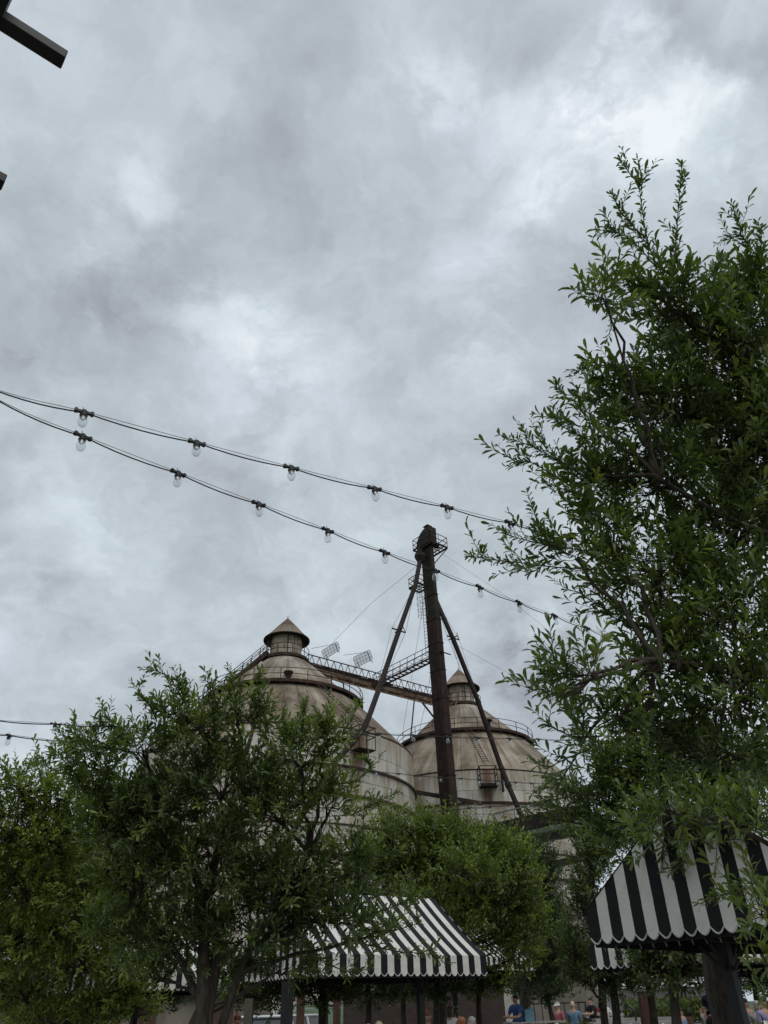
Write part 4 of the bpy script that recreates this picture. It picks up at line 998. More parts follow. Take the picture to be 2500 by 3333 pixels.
R1_sh = [([(1440,610),(1405,540),(1385,440),(1378,345)],(6.5,6.6),.85),([(1455,600),(1460,520),(1466,440),(1472,360)],(6.5,6.6),.85),([(1420,580),(1365,520),(1320,500),(1282,512)],6.5,.9),([(1400,520),(1350,470),(1322,420)],6.5,.8),([(1385,400),(1360,375),(1342,345)],6.5,.8),
 ([(1600,640),(1615,560),(1600,490),(1580,440)],6.7,.85),([(1640,620),(1645,560),(1640,490)],6.7,.9),([(1530,640),(1545,590),(1555,560)],6.5,.9),([(1640,560),(1600,510),(1565,512)],6.7,.8),
 ([(1400,840),(1330,795),(1270,790),(1237,812)],6.2,.85),([(1330,900),(1270,860),(1215,850),(1205,825)],6.1,.85),([(1300,960),(1230,930),(1195,905)],6.0,.85),
 ([(1280,1040),(1215,1000),(1150,965),(1080,940)],(6.0,5.7),.8),([(1230,1010),(1180,970),(1165,925)],5.9,.8),([(1200,1030),(1150,1000),(1110,995),(1078,965)],5.8,.8),([(1260,1070),(1200,1050),(1150,1020)],5.8,.8),
 ([(1230,1200),(1175,1160),(1155,1110),(1140,1065)],5.6,.85),([(1270,1190),(1200,1180),(1130,1165),(1078,1150)],5.6,.9),([(1290,1230),(1200,1225),(1120,1215),(1055,1208),(1015,1200)],(5.6,5.2),.9),([(1180,1215),(1150,1235),(1120,1232)],5.3,.9),
 ([(1340,1340),(1290,1320),(1240,1330)],5.6,.9),([(1280,1300),(1250,1280),(1228,1275)],5.6,.9),([(1280,1460),(1220,1455),(1175,1455),(1160,1440)],(4.9,4.7),1.0),([(1260,1480),(1215,1500),(1170,1490)],4.7,1.0),([(1290,1500),(1240,1530)],4.9,1.),
 ([(1300,1590),(1240,1590),(1190,1570),(1182,1562)],5.2,.9),([(1270,1620),(1220,1640),(1180,1660),(1172,1650)],5.2,.9),([(1240,1640),(1215,1680),(1200,1700)],5.0,1.)]
_, CNT['R1'] = make_tree('oak_tree', 'near oak tree filling the right edge, its long leafy shoots rising into the sky', R1_tr, [(0.12, 0.022), (0.036, 0.016), (0.036, 0.016), (.03, .014)], R1_lobes, R1_sh, 6.2, 0.098, 0.34, 17, 3.1, LEAF_OAK, True, 0.14, parts300=True, limb_r=0.022, tint=(.38, .18))
# --- second tree at right, lower, trunk in view behind the canopy post
R2_tr = [trunkline(2365, 2310, 3080, 10.5, 10.3)+[atY(2290, 2900, 10.0), atY(2330, 2620, 9.5)], [atY(2335, 3230, 10.4), atY(2420, 3000, 10.3), atY(2480, 2750, 10.0)]]
R2_lobes = [(x+(28 if x < 1400 else 0), y, *r) for x, y, *r in [(1480,1650,100,60,8.2),(1600,1700,80,60,8.0),(1350,1700,80,55,8.4),(1275,1730,50,42,8.6),(1205,1750,30,20,8.6),(1460,1785,60,34,6.6),(1540,1790,60,34,6.4),(1400,1815,45,24,7),(1610,1770,45,34,6.4),(1330,1850,30,24,7.6),(1500,1745,80,45,7.8),(1400,1770,60,40,8.0),(1300,1790,60,35,8.4),(1640,1790,35,45,7.2),(1260,1650,30,26,8.6),(1560,1660,70,50,8.0),(1330,1640,50,40,8.4)]]
R2_sh = [([(1300,1720),(1230,1710),(1180,1700),(1150,1715)],8.3,1.),([(1260,1780),(1200,1770),(1150,1762),(1110,1770)],8.3,1.),([(1230,1700),(1200,1720),(1140,1745)],8.3,1.),([(1400,1790),(1390,1830),(1370,1850)],7.6,1.),([(1500,1780),(1480,1830),(1470,1870)],6.6,1.15),([(1440,1790),(1430,1850),(1435,1880)],6.8,1.1)]
_, CNT['R2'] = make_tree('oak_tree', 'lower oak tree behind the nearest canopy post, reaching left over the silo wall', R2_tr, [(0.17, 0.08), (.11, .05)], R2_lobes, R2_sh, 8.2, 0.104, 0.40, 17, 3.2, LEAF_OAK, True, 0.135, limb_r=0.04, tint=(.42, .18))
# close sprays hanging in from the right, bright leaves before the canopy
R3_lobes = [(1610,1790,45,30,4.6),(1520,1750,45,28,4.6),(1640,1960,22,40,4.3),(1668,2080,20,45,3.6),(1440,1745,40,26,5.0)]
R3_sh = [([(1720,1890),(1650,1900),(1600,1925),(1545,1935),(1512,1952)],(4.6,4.4),.8),([(1720,1960),(1670,1975),(1620,1990),(1600,2030)],(4.3,4.2),.8),([(1700,2080),(1665,2090),(1640,2075)],3.6,1.),([(1700,2140),(1660,2150),(1640,2140)],3.6,1.),([(1560,1760),(1540,1800),(1500,1810)],4.6,.9),([(1430,1760),(1400,1800),(1385,1815)],4.6,.9),([(1480,1770),(1470,1815),(1475,1840)],4.6,.9)]
_, CNT['R3'] = make_tree('oak_sapling', 'closest bright green sprays hanging in from the right over the striped gable', [[np.array((3.9, 4.2, 0)), np.array((3.8, 4.2, 1.6)), atD(2700, 2900, 4.6), atD(2520, 2680, 4.7)]], [(0.05, 0.02)], R3_lobes, R3_sh, 4.6, 0.088, 0.26, 12, 1.1, LEAF_YEL, True, 0.17, limb_r=0.014, tint=(.30, .15))
# --- big leafy tree left of centre
L_tr = [trunkline(650, 665, 3060, 9.2, 9.1)+[atY(690, 2850, 9.0), atY(760, 2600, 8.9), atY(830, 2350, 8.8)], trunkline(712, 705, 3060, 9.3, 9.2)+[atY(620, 2820, 9.1), atY(520, 2600, 9.0)], [G(712, 9.3)+UZ*1.4, atY(800, 3120, 9.2), atY(900, 2950, 9.0), atY(1010, 2780, 8.8)], [G(650, 9.2)+UZ*1.7, atY(560, 3080, 9.2), atY(430, 2940, 9.0)]]
L_lobes = [(200,1690,50,36),(230,1790,60,50),(170,1640,40,20),(290,1780,70,60),(520,1540,60,42),(440,1578,60,42),(640,1620,70,50),(705,1590,34,36),(310,1610,70,38),(215,1605,60,26),(385,1535,45,26),(480,1680,125,80),(340,1740,105,70),(600,1740,90,74),(712,1735,46,44),(768,1830,30,28),(455,1850,140,95),(630,1890,100,74),(310,1880,100,75),(560,1990,140,75),(715,1970,80,55),(400,2020,110,60),(260,2000,70,55),(620,2090,90,28),(240,1730,50,40),(770,1880,36,40),(820,2010,40,30),(330,2100,60,36),(470,2100,60,25)]
L_sh = [([(400,1520),(370,1470),(340,1450),(308,1445)],8.0),([(420,1520),(390,1490),(375,1445)],8.0),([(470,1540),(460,1490),(440,1465)],8.0),([(480,1530),(500,1480),(492,1440)],8.0),([(540,1530),(555,1480),(560,1450)],8.0),([(400,1560),(350,1540),(300,1500),(310,1465)],8.),([(340,1560),(320,1520),(300,1500)],8.),([(650,1600),(655,1550),(660,1510)],8.0),([(700,1600),(705,1560),(690,1550)],8.0),([(740,1580),(760,1555),(768,1525)],8.0),([(720,1600),(750,1600),(775,1590)],8.0),
 ([(250,1620),(240,1570),(225,1535),(215,1512)],8.2),([(260,1640),(180,1620),(120,1630),(60,1645)],(8.2,8.3)),([(200,1610),(150,1595),(130,1600)],8.2),([(280,1600),(230,1570),(190,1565)],8.2),([(170,1650),(120,1665),(80,1640)],8.2),([(250,1680),(200,1670),(170,1690)],8.2),([(620,1590),(610,1550),(620,1535)],8.),
 ([(700,1690),(760,1690),(800,1660),(790,1640)],8.),([(760,1760),(820,1730),(860,1710)],8.),([(780,1790),(840,1790),(870,1770)],8.),([(760,1850),(830,1850),(860,1830)],8.),([(760,1980),(830,1965),(890,1940),(925,1925)],(7.9,7.7)),([(770,2010),(840,2010),(900,1995),(900,1980)],(7.9,7.7)),([(790,2040),(860,2055),(920,2060),(955,2070)],(7.9,7.7)),([(800,1940),(850,1925),(880,1930)],7.8),([(700,2080),(760,2100),(800,2090)],7.8),([(500,2080),(520,2120),(560,2130)],8.),([(260,2060),(250,2100)],8.2)]
_, CNT['L'] = make_tree('oak_tree', 'big leafy oak tree left of centre covering the lower half of the nearer silo', L_tr, [(0.105, 0.022), (0.095, 0.022), (.045, .016), (.04, .016)], L_lobes, L_sh, 8.0, 0.088, 0.27, 16, 2.75, LEAF_OAK, True, 0.145, parts300=True, limb_r=0.026, tint=(.56, .18))
# --- far left lighter tree
F_tr = [trunkline(215, 150, 2900, 15.2, 15), trunkline(215, 300, 3000, 15.2, 15)]
F_lobes = [(x, y+(26 if y < 1800 else 8), *r) for x, y, *r in [(100,1880,120,110,15),(60,2050,120,110,15),(230,1980,80,110,14.5),(120,2160,130,50,14.5),(260,2120,70,50,14),(175,1760,50,45),(240,1840,55,60),(260,1940,60,60),(215,1700,36,26),(300,2020,50,50),(50,1670,70,32),(120,1700,50,34),(20,1760,80,70),(120,1800,70,65),(60,1890,110,80),(190,1930,70,70),(60,2010,110,70),(180,2060,80,60),(270,2110,55,40),(50,2120,110,50),(220,2150,70,35),(-70,1850,80,150),(140,2190,120,26),(290,2170,50,30)]]
F_sh = [([(20,1690),(10,1660),(-5,1645)],12.),([(90,1680),(80,1655),(60,1650)],12.),([(160,1700),(175,1670),(170,1650)],12.),([(200,1760),(215,1730),(210,1700)],12.)]
_, CNT['F'] = make_tree('oak_tree', 'lighter green oak tree at the far left edge', F_tr, [(0.14, 0.05), (.1, .04)], F_lobes, F_sh, 12.0, 0.085, 0.36, 14, 2.5, LEAF_YEL, False, 0.19, limb_r=0.04, tint=(.60, .20))
# --- yellow green tree behind the central canopy
Y_tr = [trunkline(1420, 1440, 2950, 21.5, 21.2), [G(1420, 21.5)+UZ*2, atY(1500, 2980, 21.3), atY(1620, 2850, 21.2)]]
Y_lobes = [(x, y+(34 if y < 1790 else 20 if y < 1850 else 0), *r) for x, y, *r in [(800,1870,50,45),(770,1930,50,50),(790,1990,50,50),(1010,1880,50,40,15.5),(920,1960,60,40,15.5),(1060,1900,40,30,15.2),(980,2030,60,40,15.5),(960,1760,60,25),(880,1750,46,32),(905,1830,85,55),(1010,1810,90,45),(1090,1840,60,50),(960,1910,120,65),(1080,1930,85,60),(1120,2010,65,55),(1050,2010,80,50),(865,1900,60,50),(1000,1970,80,50),(1100,2075,50,35),(960,1780,50,30),(830,1800,40,50),(1140,1950,35,50),(1130,1870,34,36)]]
Y_sh = [([(980,1800),(985,1775),(975,1750)],17.),([(870,1790),(860,1760),(850,1740)],17.),([(920,1810),(930,1780),(925,1760)],17.),([(1060,1830),(1080,1795),(1075,1780)],17.)]
_, CNT['Y'] = make_tree('oak_tree', 'yellow green oak tree behind the central striped canopy, below the tower', Y_tr, [(0.18, 0.08), (.1, .05)], Y_lobes, Y_sh, 17.0, 0.098, 0.52, 15, 2.1, LEAF_YEL, False, 0.20, limb_r=0.05, tint=(.42, .22))
K_lobes = [(1180,1890,40,70),(1120,1825,60,20),(1190,1990,38,70),(1050,1815,55,20),(1210,2080,36,50),(1150,2090,50,50),(1010,1800,40,16)]
_, CNT['K'] = make_tree('cedar_tree', 'dark feathery tree between the yellow green tree and the silo wall', [trunkline(1700, 1700, 2900, 28.5, 28.5)], [(0.2, 0.08)], K_lobes, [], 23.0, 0.075, 0.45, 14, 2.0, LEAF_DRK, False, 0.15, limb_r=0.05, tint=(.45, .2))
H_lobes = [(1280,1880,40,55),(1255,1960,30,50),(1235,2050,30,45),(1300,1830,45,35),(1350,1810,40,30),(1260,2110,30,36),(1240,1800,28,22)]
_, CNT['H'] = make_tree('young_tree', 'slender tree just left of the nearest canopy, in front of the rusty far wall', [trunkline(1985, 1900, 2950, 16.8, 16.8)], [(0.10, 0.04)], H_lobes, [], 13.0, 0.08, 0.34, 14, 3.0, LEAF_OAK, False, 0.18, limb_r=0.03, tint=(.38, .18))
# --- row of small yard trees seen under the canopies: (trunk px, Y, crown x, crown y, rx, ry)
rows = [(120,19,150,2160,150,50,'dark small tree under the far left tree'),(330,20,330,2140,90,45,'dark small tree left of the twin trunked oak'),(520,16,560,2150,80,35,'small tree just right of the twin trunked oak'),(1045,15.5,700,2140,80,32,'small dark tree behind the black pole left of the van'),(1190,21,800,2135,75,35,'dark low tree with forked trunk right of the green van'),(1301,24,880,2130,60,35,'narrow tree left of the central canopy post'),(1415,20,950,2125,65,38,'dark tree right of the central canopy post'),(1556,25,1040,2120,70,36,'small tree beside the left picnic tables'),(1800,30,1160,2140,60,30,'distant low tree behind the two strolling visitors'),
 (1985,15.5,1320,2110,70,45,'tree by the steps with a reddish trunk'),(2095,17,1400,2110,60,45,'tree with a reddish brown trunk before the white tent'),(2172,12.5,1450,2090,80,50,'tree with a thick black trunk left of the father and child'),(2460,22,1620,2100,70,60,'tree behind the crowd at the right edge'),(2130,26,1540,2080,90,55,'far tree beyond the white tent')]
for i, (px, Y, cx, cy, rx, ry, lb) in enumerate(rows):
    D = Y*0.83+0.6
    rngl = [(cx, cy, rx, ry*.8, D), (cx-rx*.6, cy-ry*.5, rx*.5, ry*.5, D*1.02), (cx+rx*.6, cy-ry*.4, rx*.5, ry*.5, D*.98), (cx, cy-ry, rx*.7, ry*.5, D)]
    col = (LEAF_DRK, LEAF_OAK, LEAF_YEL)[(0, 0, 1, 1, 0, 2, 0, 2, 0, 1, 1, 1, 0, 0)[i]]
    _, CNT[i] = make_tree('yard_tree', lb, [trunkline(px, px+(cx*OV-px)*.5, cy*OV-20, Y+.6, Y+.6, .04)], [(0.11, 0.06)], rngl, [], D, 0.085, 0.36, 12, 3.4, col, False, 0.20, limb_r=0.03, tint=(.36, .2), gnum='small trees standing about the yard')
print('leaves', CNT, sum(CNT.values()))

# ================================================================== PEOPLE
SKIN = mat('skin', (0.42, 0.25, 0.18), 0.6, spec=0.3); SKIN2 = mat('skin_ruddy', (0.45, 0.24, 0.17), 0.6, spec=0.3)
EYE = mat('eye_dark', (0.02, 0.015, 0.012), 0.3); LIP = mat('lip', (0.30, 0.12, 0.10), 0.5)
def cloth(name, c): return mat(name, c, 0.85, spec=0.2, var=0.22, vscale=9)
def skin_mesh(name, V, Ed, R_, m, root, sub=2):
    me = bpy.data.meshes.new(name); me.from_pydata([tuple(v) for v in V], Ed, []); me.materials.append(m)
    o = bpy.data.objects.new(name, me); COL.objects.link(o); o.parent = root
    sk = o.modifiers.new('skin', 'SKIN'); sk.use_smooth_shade = True
    for i, r in enumerate(R_):
        r = r if hasattr(r, '__len__') else (r, r); me.skin_vertices[0].data[i].radius = r
        me.skin_vertices[0].data[i].use_root = (i == 0)
    sm = o.modifiers.new('sub', 'SUBSURF'); sm.levels = sub; sm.render_levels = sub
    return o
def person(px, Y, label, top, legs, hair, h=1.72, face=0.0, pose='stand', z0=0.0, cap=None, skin=SKIN, longhair=False, at=None, arms='down', hair_on=True, X=None):
    """facing: angle of the chest direction, 0 = towards the camera"""
    g = np.array(at, float) if at is not None else (lambda p: np.array((p[0], p[1], z0)))(atY(px, 3290, Y))
    root = tag(empty('person', g, face), label, 'person'); s = h/1.72
    # local frame: chest faces -Y, x = person's left
    seat = pose in ('sit', 'ride'); hipz = 0.93 if not seat else 0.47
    if pose == 'ride': hipz = 0.0
    V = [(0, 0, hipz), (0, 0.0, hipz+.14), (0, .01, hipz+.33), (0, .01, hipz+.47), (0, 0, hipz+.545), (0, -.015, hipz+.63), (0, -.025, hipz+.70)]
    Rr = [(.155, .11), (.135, .10), (.165, .115), (.13, .09), (.052, .055), (.072, .088), (.068, .085)]
    E_ = [(0, 1), (1, 2), (2, 3), (3, 4), (4, 5), (5, 6)]
    lean = 0.12 if pose == 'sit' else 0.0
    V = [(x, y-lean*max(0, z-hipz), z) for x, y, z in V]; sh = hipz+.47
    A = {'down': [[(.19, .0, sh-.02), (.235, .02, sh-.28), (.215, -.08, sh-.50), (.21, -.10, sh-.57)]]*2,
         'phone': [[(.19, .0, sh-.02), (.23, -.02, sh-.27), (.08, -.24, sh-.12), (.06, -.26, sh-.07)], [(.19, 0, sh-.02), (.23, .0, sh-.27), (.09, -.22, sh-.18), (.06, -.24, sh-.13)]],
         'fold': [[(.19, .0, sh-.02), (.24, .0, sh-.28), (.05, -.20, sh-.30), (.0, -.21, sh-.29)]]*2,
         'up': [[(.19, .0, sh), (.28, -.05, sh+.16), (.12, -.10, sh+.30), (.10, -.10, sh+.35)]]*2,
         'face': [[(.19, .0, sh-.02), (.22, -.12, sh-.18), (.06, -.17, sh+.14), (.04, -.16, sh+.20)], [(.19, .0, sh-.02), (.23, .0, sh-.28), (.21, -.12, sh-.44), (.2, -.14, sh-.5)]],
         'table': [[(.19, -.04, sh-.02), (.23, -.16, sh-.24), (.12, -.38, sh-.26), (.10, -.44, sh-.25)]]*2}[arms]
    arm_i = []
    for sg, ch in zip((1, -1), A):
        i0 = len(V)
        for x, y, z in ch: V.append((x*sg, y-lean*.4, z))
        Rr += [(.055, .055), (.042, .042), (.030, .030), (.026, .032)]
        E_ += [(3, i0), (i0, i0+1), (i0+1, i0+2), (i0+2, i0+3)]; arm_i.append(i0)
        hx, hy, hz = V[-1]; dv = np.array(V[-1])-np.array(V[-2]); dv /= np.linalg.norm(dv)
        for f in range(3):   # fingers grow from the palm
            o_ = np.array(((f-1)*.022, .0, 0)); q = len(V); V.append(tuple(np.array((hx, hy, hz))+dv*.075+o_)); Rr.append((.011, .011)); E_.append((i0+3, q))
        q = len(V); V.append(tuple(np.array((hx, hy, hz))+dv*.03+np.array((-.04*sg, -.01, 0)))); Rr.append((.012, .012)); E_.append((i0+3, q))
    leg_i = []
    for sg in (1, -1):
        i0 = len(V)
        if pose == 'stand': ch = [(.095, 0, .84), (.10, -.015 if sg > 0 else .03, .49), (.10, .03 if sg > 0 else .09, .09), (.10, -.10 if sg > 0 else -.03, .035)]
        elif pose == 'sit': ch = [(.10, -.10, .46), (.12, -.44, .50), (.12, -.42, .09), (.12, -.54, .035)]
        else: ch = [(.11, -.08, -.04), (.13, -.26, -.10), (.12, -.20, -.42), (.12, -.28, -.47)]
        for x, y, z in ch: V.append((x*sg, y, z))
        Rr += [(.085, .085), (.062, .062), (.042, .042), (.035, .032)]; E_ += [(0, i0), (i0, i0+1), (i0+1, i0+2), (i0+2, i0+3)]; leg_i.append(i0)
    Vs = [(x*s, y*s, z*s) for x, y, z in V]; Rs = [(a*s, b*s) for a, b in Rr]
    skin_mesh('body', Vs, E_, Rs, skin, root)
    def sub_(idx, extra, name, m, grow, cut=None):
        mp = {j: k for k, j in enumerate(idx)}
        vv = [Vs[j] for j in idx]; ee = [(mp[a], mp[b]) for a, b in E_ if a in mp and b in mp]; rr_ = [(Rs[j][0]+grow*s, Rs[j][1]+grow*s) for j in idx]
        for j, dz, q in extra:
            ee.append((mp[j], len(vv))); x, y, z = Vs[j]; vv.append((x, y, z+dz*s)); rr_.append((Rs[j][0]*q+grow*s, Rs[j][1]*q+grow*s))
        if cut:
            for j, k_, t in cut: a, b = np.array(Vs[j]), np.array(Vs[k_]); vv[mp[k_]] = tuple(a+(b-a)*t)
        skin_mesh(name, vv, ee, rr_, m, root)
    ai = []; cut = []
    for i0 in arm_i: ai += [i0, i0+1]; cut.append((i0, i0+1, .8))
    sub_([0, 1, 2, 3]+ai, [(0, -.07, 1.05), (3, .075, .62)], 'shirt', top, .016, cut)
    li = []
    for i0 in leg_i: li += [i0, i0+1, i0+2]
    sub_([0]+li, [(0, .07, .9)], 'trousers', legs, .014)
    b = MB()
    for i0 in leg_i:
        x, y, z = Vs[i0+3]; b.box((x, y+.05*s, z+.005), (.085*s, .25*s, .085*s))
    o = b.build('shoes', BLACK_METAL, root); md = o.modifiers.new('bevel', 'BEVEL'); md.width = .02*s; md.segments = 2
    # head details
    hx, hy, hz = Vs[5]; hz += .03*s
    b = MB()
    for sg in (-1, 1): b.lathe([(.001, .012), (.010, .006), (.012, 0), (.010, -.006), (.001, -.012)], 8, (hx+sg*.030*s, hy-.082*s, hz+.015*s))
    b.build('eyes', EYE, root, True)
    b = MB(); b.add([(hx-.014*s, hy-.080*s, hz-.030*s), (hx+.014*s, hy-.080*s, hz-.030*s), (hx, hy-.112*s, hz-.026*s), (hx, hy-.085*s, hz+.020*s)], [(0, 1, 2), (0, 2, 3), (1, 3, 2)]); b.build('nose', skin, root)
    b = MB(); b.box((hx, hy-.083*s, hz-.052*s), (.042*s, .010*s, .010*s)); b.build('mouth', LIP, root)
    b = MB()
    for sg in (-1, 1): b.lathe([(.002, .028), (.012, .018), (.014, 0), (.010, -.02), (.002, -.026)], 8, (hx+sg*.078*s, hy+.005, hz))
    b.build('ears', skin, root, True)
    if hair_on:
        b = MB(); nu, nv_ = 20, 12; vs = []; rg = random.Random(int(px)+3)
        for i in range(nv_+1):
            th = math.pi*i/nv_
            for k_ in range(nu):
                ph = 2*math.pi*k_/nu; x = math.sin(th)*math.cos(ph); y = math.sin(th)*math.sin(ph); z = math.cos(th); q = 1.0+rg.uniform(-.03, .03)
                if y < .05 and z < .42: q = .74
                if z < -.45: q *= .85
                yy = .098*y*q+.012; zz_ = .112*z*q+.018
                if longhair and z < 0 and y > .05: zz_ -= .26*(-z); yy = .07*y+.03
                vs.append((hx+.086*x*q*s, hy+yy*s, hz+zz_*s))
        b.add(vs, [(i*nu+k_, i*nu+(k_+1) % nu, (i+1)*nu+(k_+1) % nu, (i+1)*nu+k_) for i in range(nv_) for k_ in range(nu)])
        b.build('hair', hair, root, True)
    if cap:
        b = MB(); b.lathe([(.098*s, 0), (.097*s, .045*s), (.080*s, .085*s), (.045*s, .110*s), (.002, .118*s)], 18, (hx, hy, hz+.035*s)); b.build('cap', cap, root, True)
        b = MB(); b.add([(hx-.075*s, hy-.07*s, hz+.045*s), (hx+.075*s, hy-.07*s, hz+.045*s), (hx+.055*s, hy-.165*s, hz+.030*s), (hx-.055*s, hy-.165*s, hz+.030*s), (hx-.075*s, hy-.07*s, hz+.035*s), (hx+.075*s, hy-.07*s, hz+.035*s), (hx+.055*s, hy-.165*s, hz+.020*s), (hx-.055*s, hy-.165*s, hz+.020*s)], [(0, 1, 2, 3), (7, 6, 5, 4), (0, 4, 5, 1), (1, 5, 6, 2), (2, 6, 7, 3), (3, 7, 4, 0)]); b.build('cap_brim', cap, root)
    return root
NAVY = cloth('navy_cloth', (.018, .026, .055)); PINK = cloth('pink_cloth', (.30, .10, .13)); SKYB = cloth('light_blue_cloth', (.13, .22, .32)); WHITE = cloth('white_cloth', (.62, .61, .58)); BLK = cloth('black_cloth', (.016, .016, .018)); DENIM = cloth('denim', (.05, .08, .14)); GREYC = cloth('grey_cloth', (.20, .20, .20)); MAROON = cloth('maroon_cloth', (.16, .03, .03)); TEAL = cloth('teal_cloth', (.06, .22, .26)); ORANGE = cloth('orange_cloth', (.5, .2, .05))
HB = mat('brown_hair', (.045, .026, .016), .6, var=.3, vscale=60); HR = mat('auburn_hair', (.20, .07, .03), .6, var=.3, vscale=60); HG = mat('grey_hair', (.32, .31, .29), .6, var=.2, vscale=60); HL = mat('blond_hair', (.50, .42, .28), .6, var=.2, vscale=60); HK = mat('black_hair', (.015, .012, .010), .5)
PI = math.pi
person(775, 17.5, 'person in a navy top standing behind the forked trunks at lower left', NAVY, BLK, HR, 1.62, 0.2, arms='fold')
person(1817, 33, 'person in a pink shirt and white and blue cap walking past the picnic table', PINK, DENIM, HB, 1.70, -0.9, cap=WHITE, arms='fold')
person(1866, 31, 'person with pale hair and a light blue shirt seen from behind', SKYB, MAROON, HL, 1.72, PI-.4, arms='phone')
person(1463, 24, 'person in a white top with long brown hair, standing behind the picnic bench', WHITE, GREYC, HB, 1.66, PI-.3, longhair=True)
person(1484, 25, 'person in a dark navy top beside the woman in white', NAVY, BLK, HL, 1.70, 0.5)
person(1386, 19.5, 'person with auburn hair seated just right of the central canopy post', BLK, BLK, HR, 1.75, 0.3, pose='sit', z0=.32, arms='table')
person(1500, 13.5, 'person with curly auburn hair, only the head showing at the bottom edge', BLK, BLK, HR, 1.56, 0.9, z0=-.06)
person(1533, 15.0, 'person with short grey hair, only the head showing at the bottom edge', GREYC, BLK, HG, 1.52, 0.6, z0=-.03)
person(1198, 13.8, 'person with blond hair whose head top just shows below the van', GREYC, BLK, HL, 1.50, PI, z0=-.06)
person(1232, 14.3, 'second blond person right of the first along the bottom edge', WHITE, BLK, HL, 1.53, PI, z0=-.06)
person(2241, 16.5, 'man with cropped hair in a black shirt at the bottom right', BLK, BLK, HB, 1.50, -.9, z0=-.02, skin=SKIN2)
dad = person(2322, 17.5, 'man in a white T-shirt carrying a child on his shoulders', WHITE, DENIM, HB, 1.58, PI-.5, arms='up', skin=SKIN2)
dg = np.array(dad.location); person(0, 0, 'child in navy with a white and blue cap riding on shoulders, hand at the face', NAVY, BLK, HB, 1.22, -.6, pose='ride', at=(dg[0], dg[1], 1.335), cap=WHITE, arms='face')
person(2214, 22, 'small child in a light blue top beyond the flower bed', SKYB, BLK, HB, 1.25, 0.4, z0=.25)
person(2112, 27, 'person in a red top among the trees near the white tent', MAROON, BLK, HB, 1.66, 0.2, z0=.05)
person(2432, 24, 'person in a grey top leftmost of the crowd at the right edge', GREYC, DENIM, HB, 1.66, 0.5)
person(2468, 21, 'person in a patterned pale top in the middle of the crowd at the right', GREYC, BLK, HG, 1.60, -.3)
person(2494, 20, 'person in a lilac top rightmost of the crowd at the edge', cloth('lilac_cloth', (.26, .24, .38)), ORANGE, HB, 1.68, 0.1)
person(1932, 37, 'seated person in dark clothes at the left end of the right picnic table', BLK, BLK, HK, 1.72, -1.2, pose='sit', z0=.60, arms='table')
person(1957, 38.5, 'seated person with dark hair at the middle of the right picnic table', MAROON, BLK, HK, 1.66, 0, pose='sit', z0=.55, arms='table')
person(1969, 37.0, 'seated person in a pale shirt at the right end of the right picnic table', WHITE, BLK, HK, 1.66, 1.0, pose='sit', z0=.55, arms='table')
person(1687, 27.5, 'seated person in a blue shirt at the left picnic table', cloth('blue_cloth', (.04, .09, .22)), BLK, HK, 1.80, -.9, pose='sit', z0=.62, arms='table')

# ================================================================== PICNIC TABLES
TIMB = mat('weathered_white_timber', (0.36, 0.35, 0.32), 0.85, var=0.2, vscale=5)
def picnic(px, Y, z0, rz, label):
    p = atY(px, 3290, Y); c = np.array((p[0], p[1], z0)); root = tag(empty('picnic_table', c, rz), label, 'table')
    b = MB(); b.box((0, 0, 0), (1.75, 0.135, 0.04)); me = None
    for i in range(5):
        if me is None: o = b.build('tabletop_plank', TIMB, root); me = o.data
        else: o = link('tabletop_plank', me, root)
        o.location = (0, -.30+.15*i, .75)
    for sg in (-1, 1):
        for k in (0, 1): o = link('seat_plank', me, root); o.location = (0, sg*(.62+.15*k), .45)
    for sx in (-.6, .6):
        for sg in (-1, 1): b = MB(); b.bar((sx, sg*.25, .73), (sx, sg*.72, 0), .05, .09, (1, 0, 0)); b.build('leg', TIMB, root)
        b = MB(); b.box((sx+.05, 0, .41), (.04, 1.6, .09)); b.build('cross_beam', TIMB, root)
picnic(1735, 27.5, 0.45, .25, 'white picnic table on the terrace with a blue bag on it')
picnic(1948, 37.5, 0.55, .1, 'picnic table with several people seated, at the foot of the far silo')
picnic(2020, 36.0, 0.5, .2, 'empty picnic table right of the crowded one')
picnic(1480, 21.5, 0.30, -.1, 'picnic table by the woman in white, below the central canopy')
b = MB(); p = atY(1722, 3290, 27.3); b.prism([(p[0]-.14, p[1], 1.22), (p[0]+.14, p[1], 1.22), (p[0]+.16, p[1], 1.56), (p[0]-.13, p[1], 1.52)], (0, .12, 0)); b.bar((p[0]-.05, p[1]+.06, 1.52), (p[0]+.05, p[1]+.06, 1.60), .015); tag(b.build('paper_bag', cloth('pale_blue_paper', (.18, .34, .42))), 'pale blue paper bag standing on the left picnic table', 'bag')

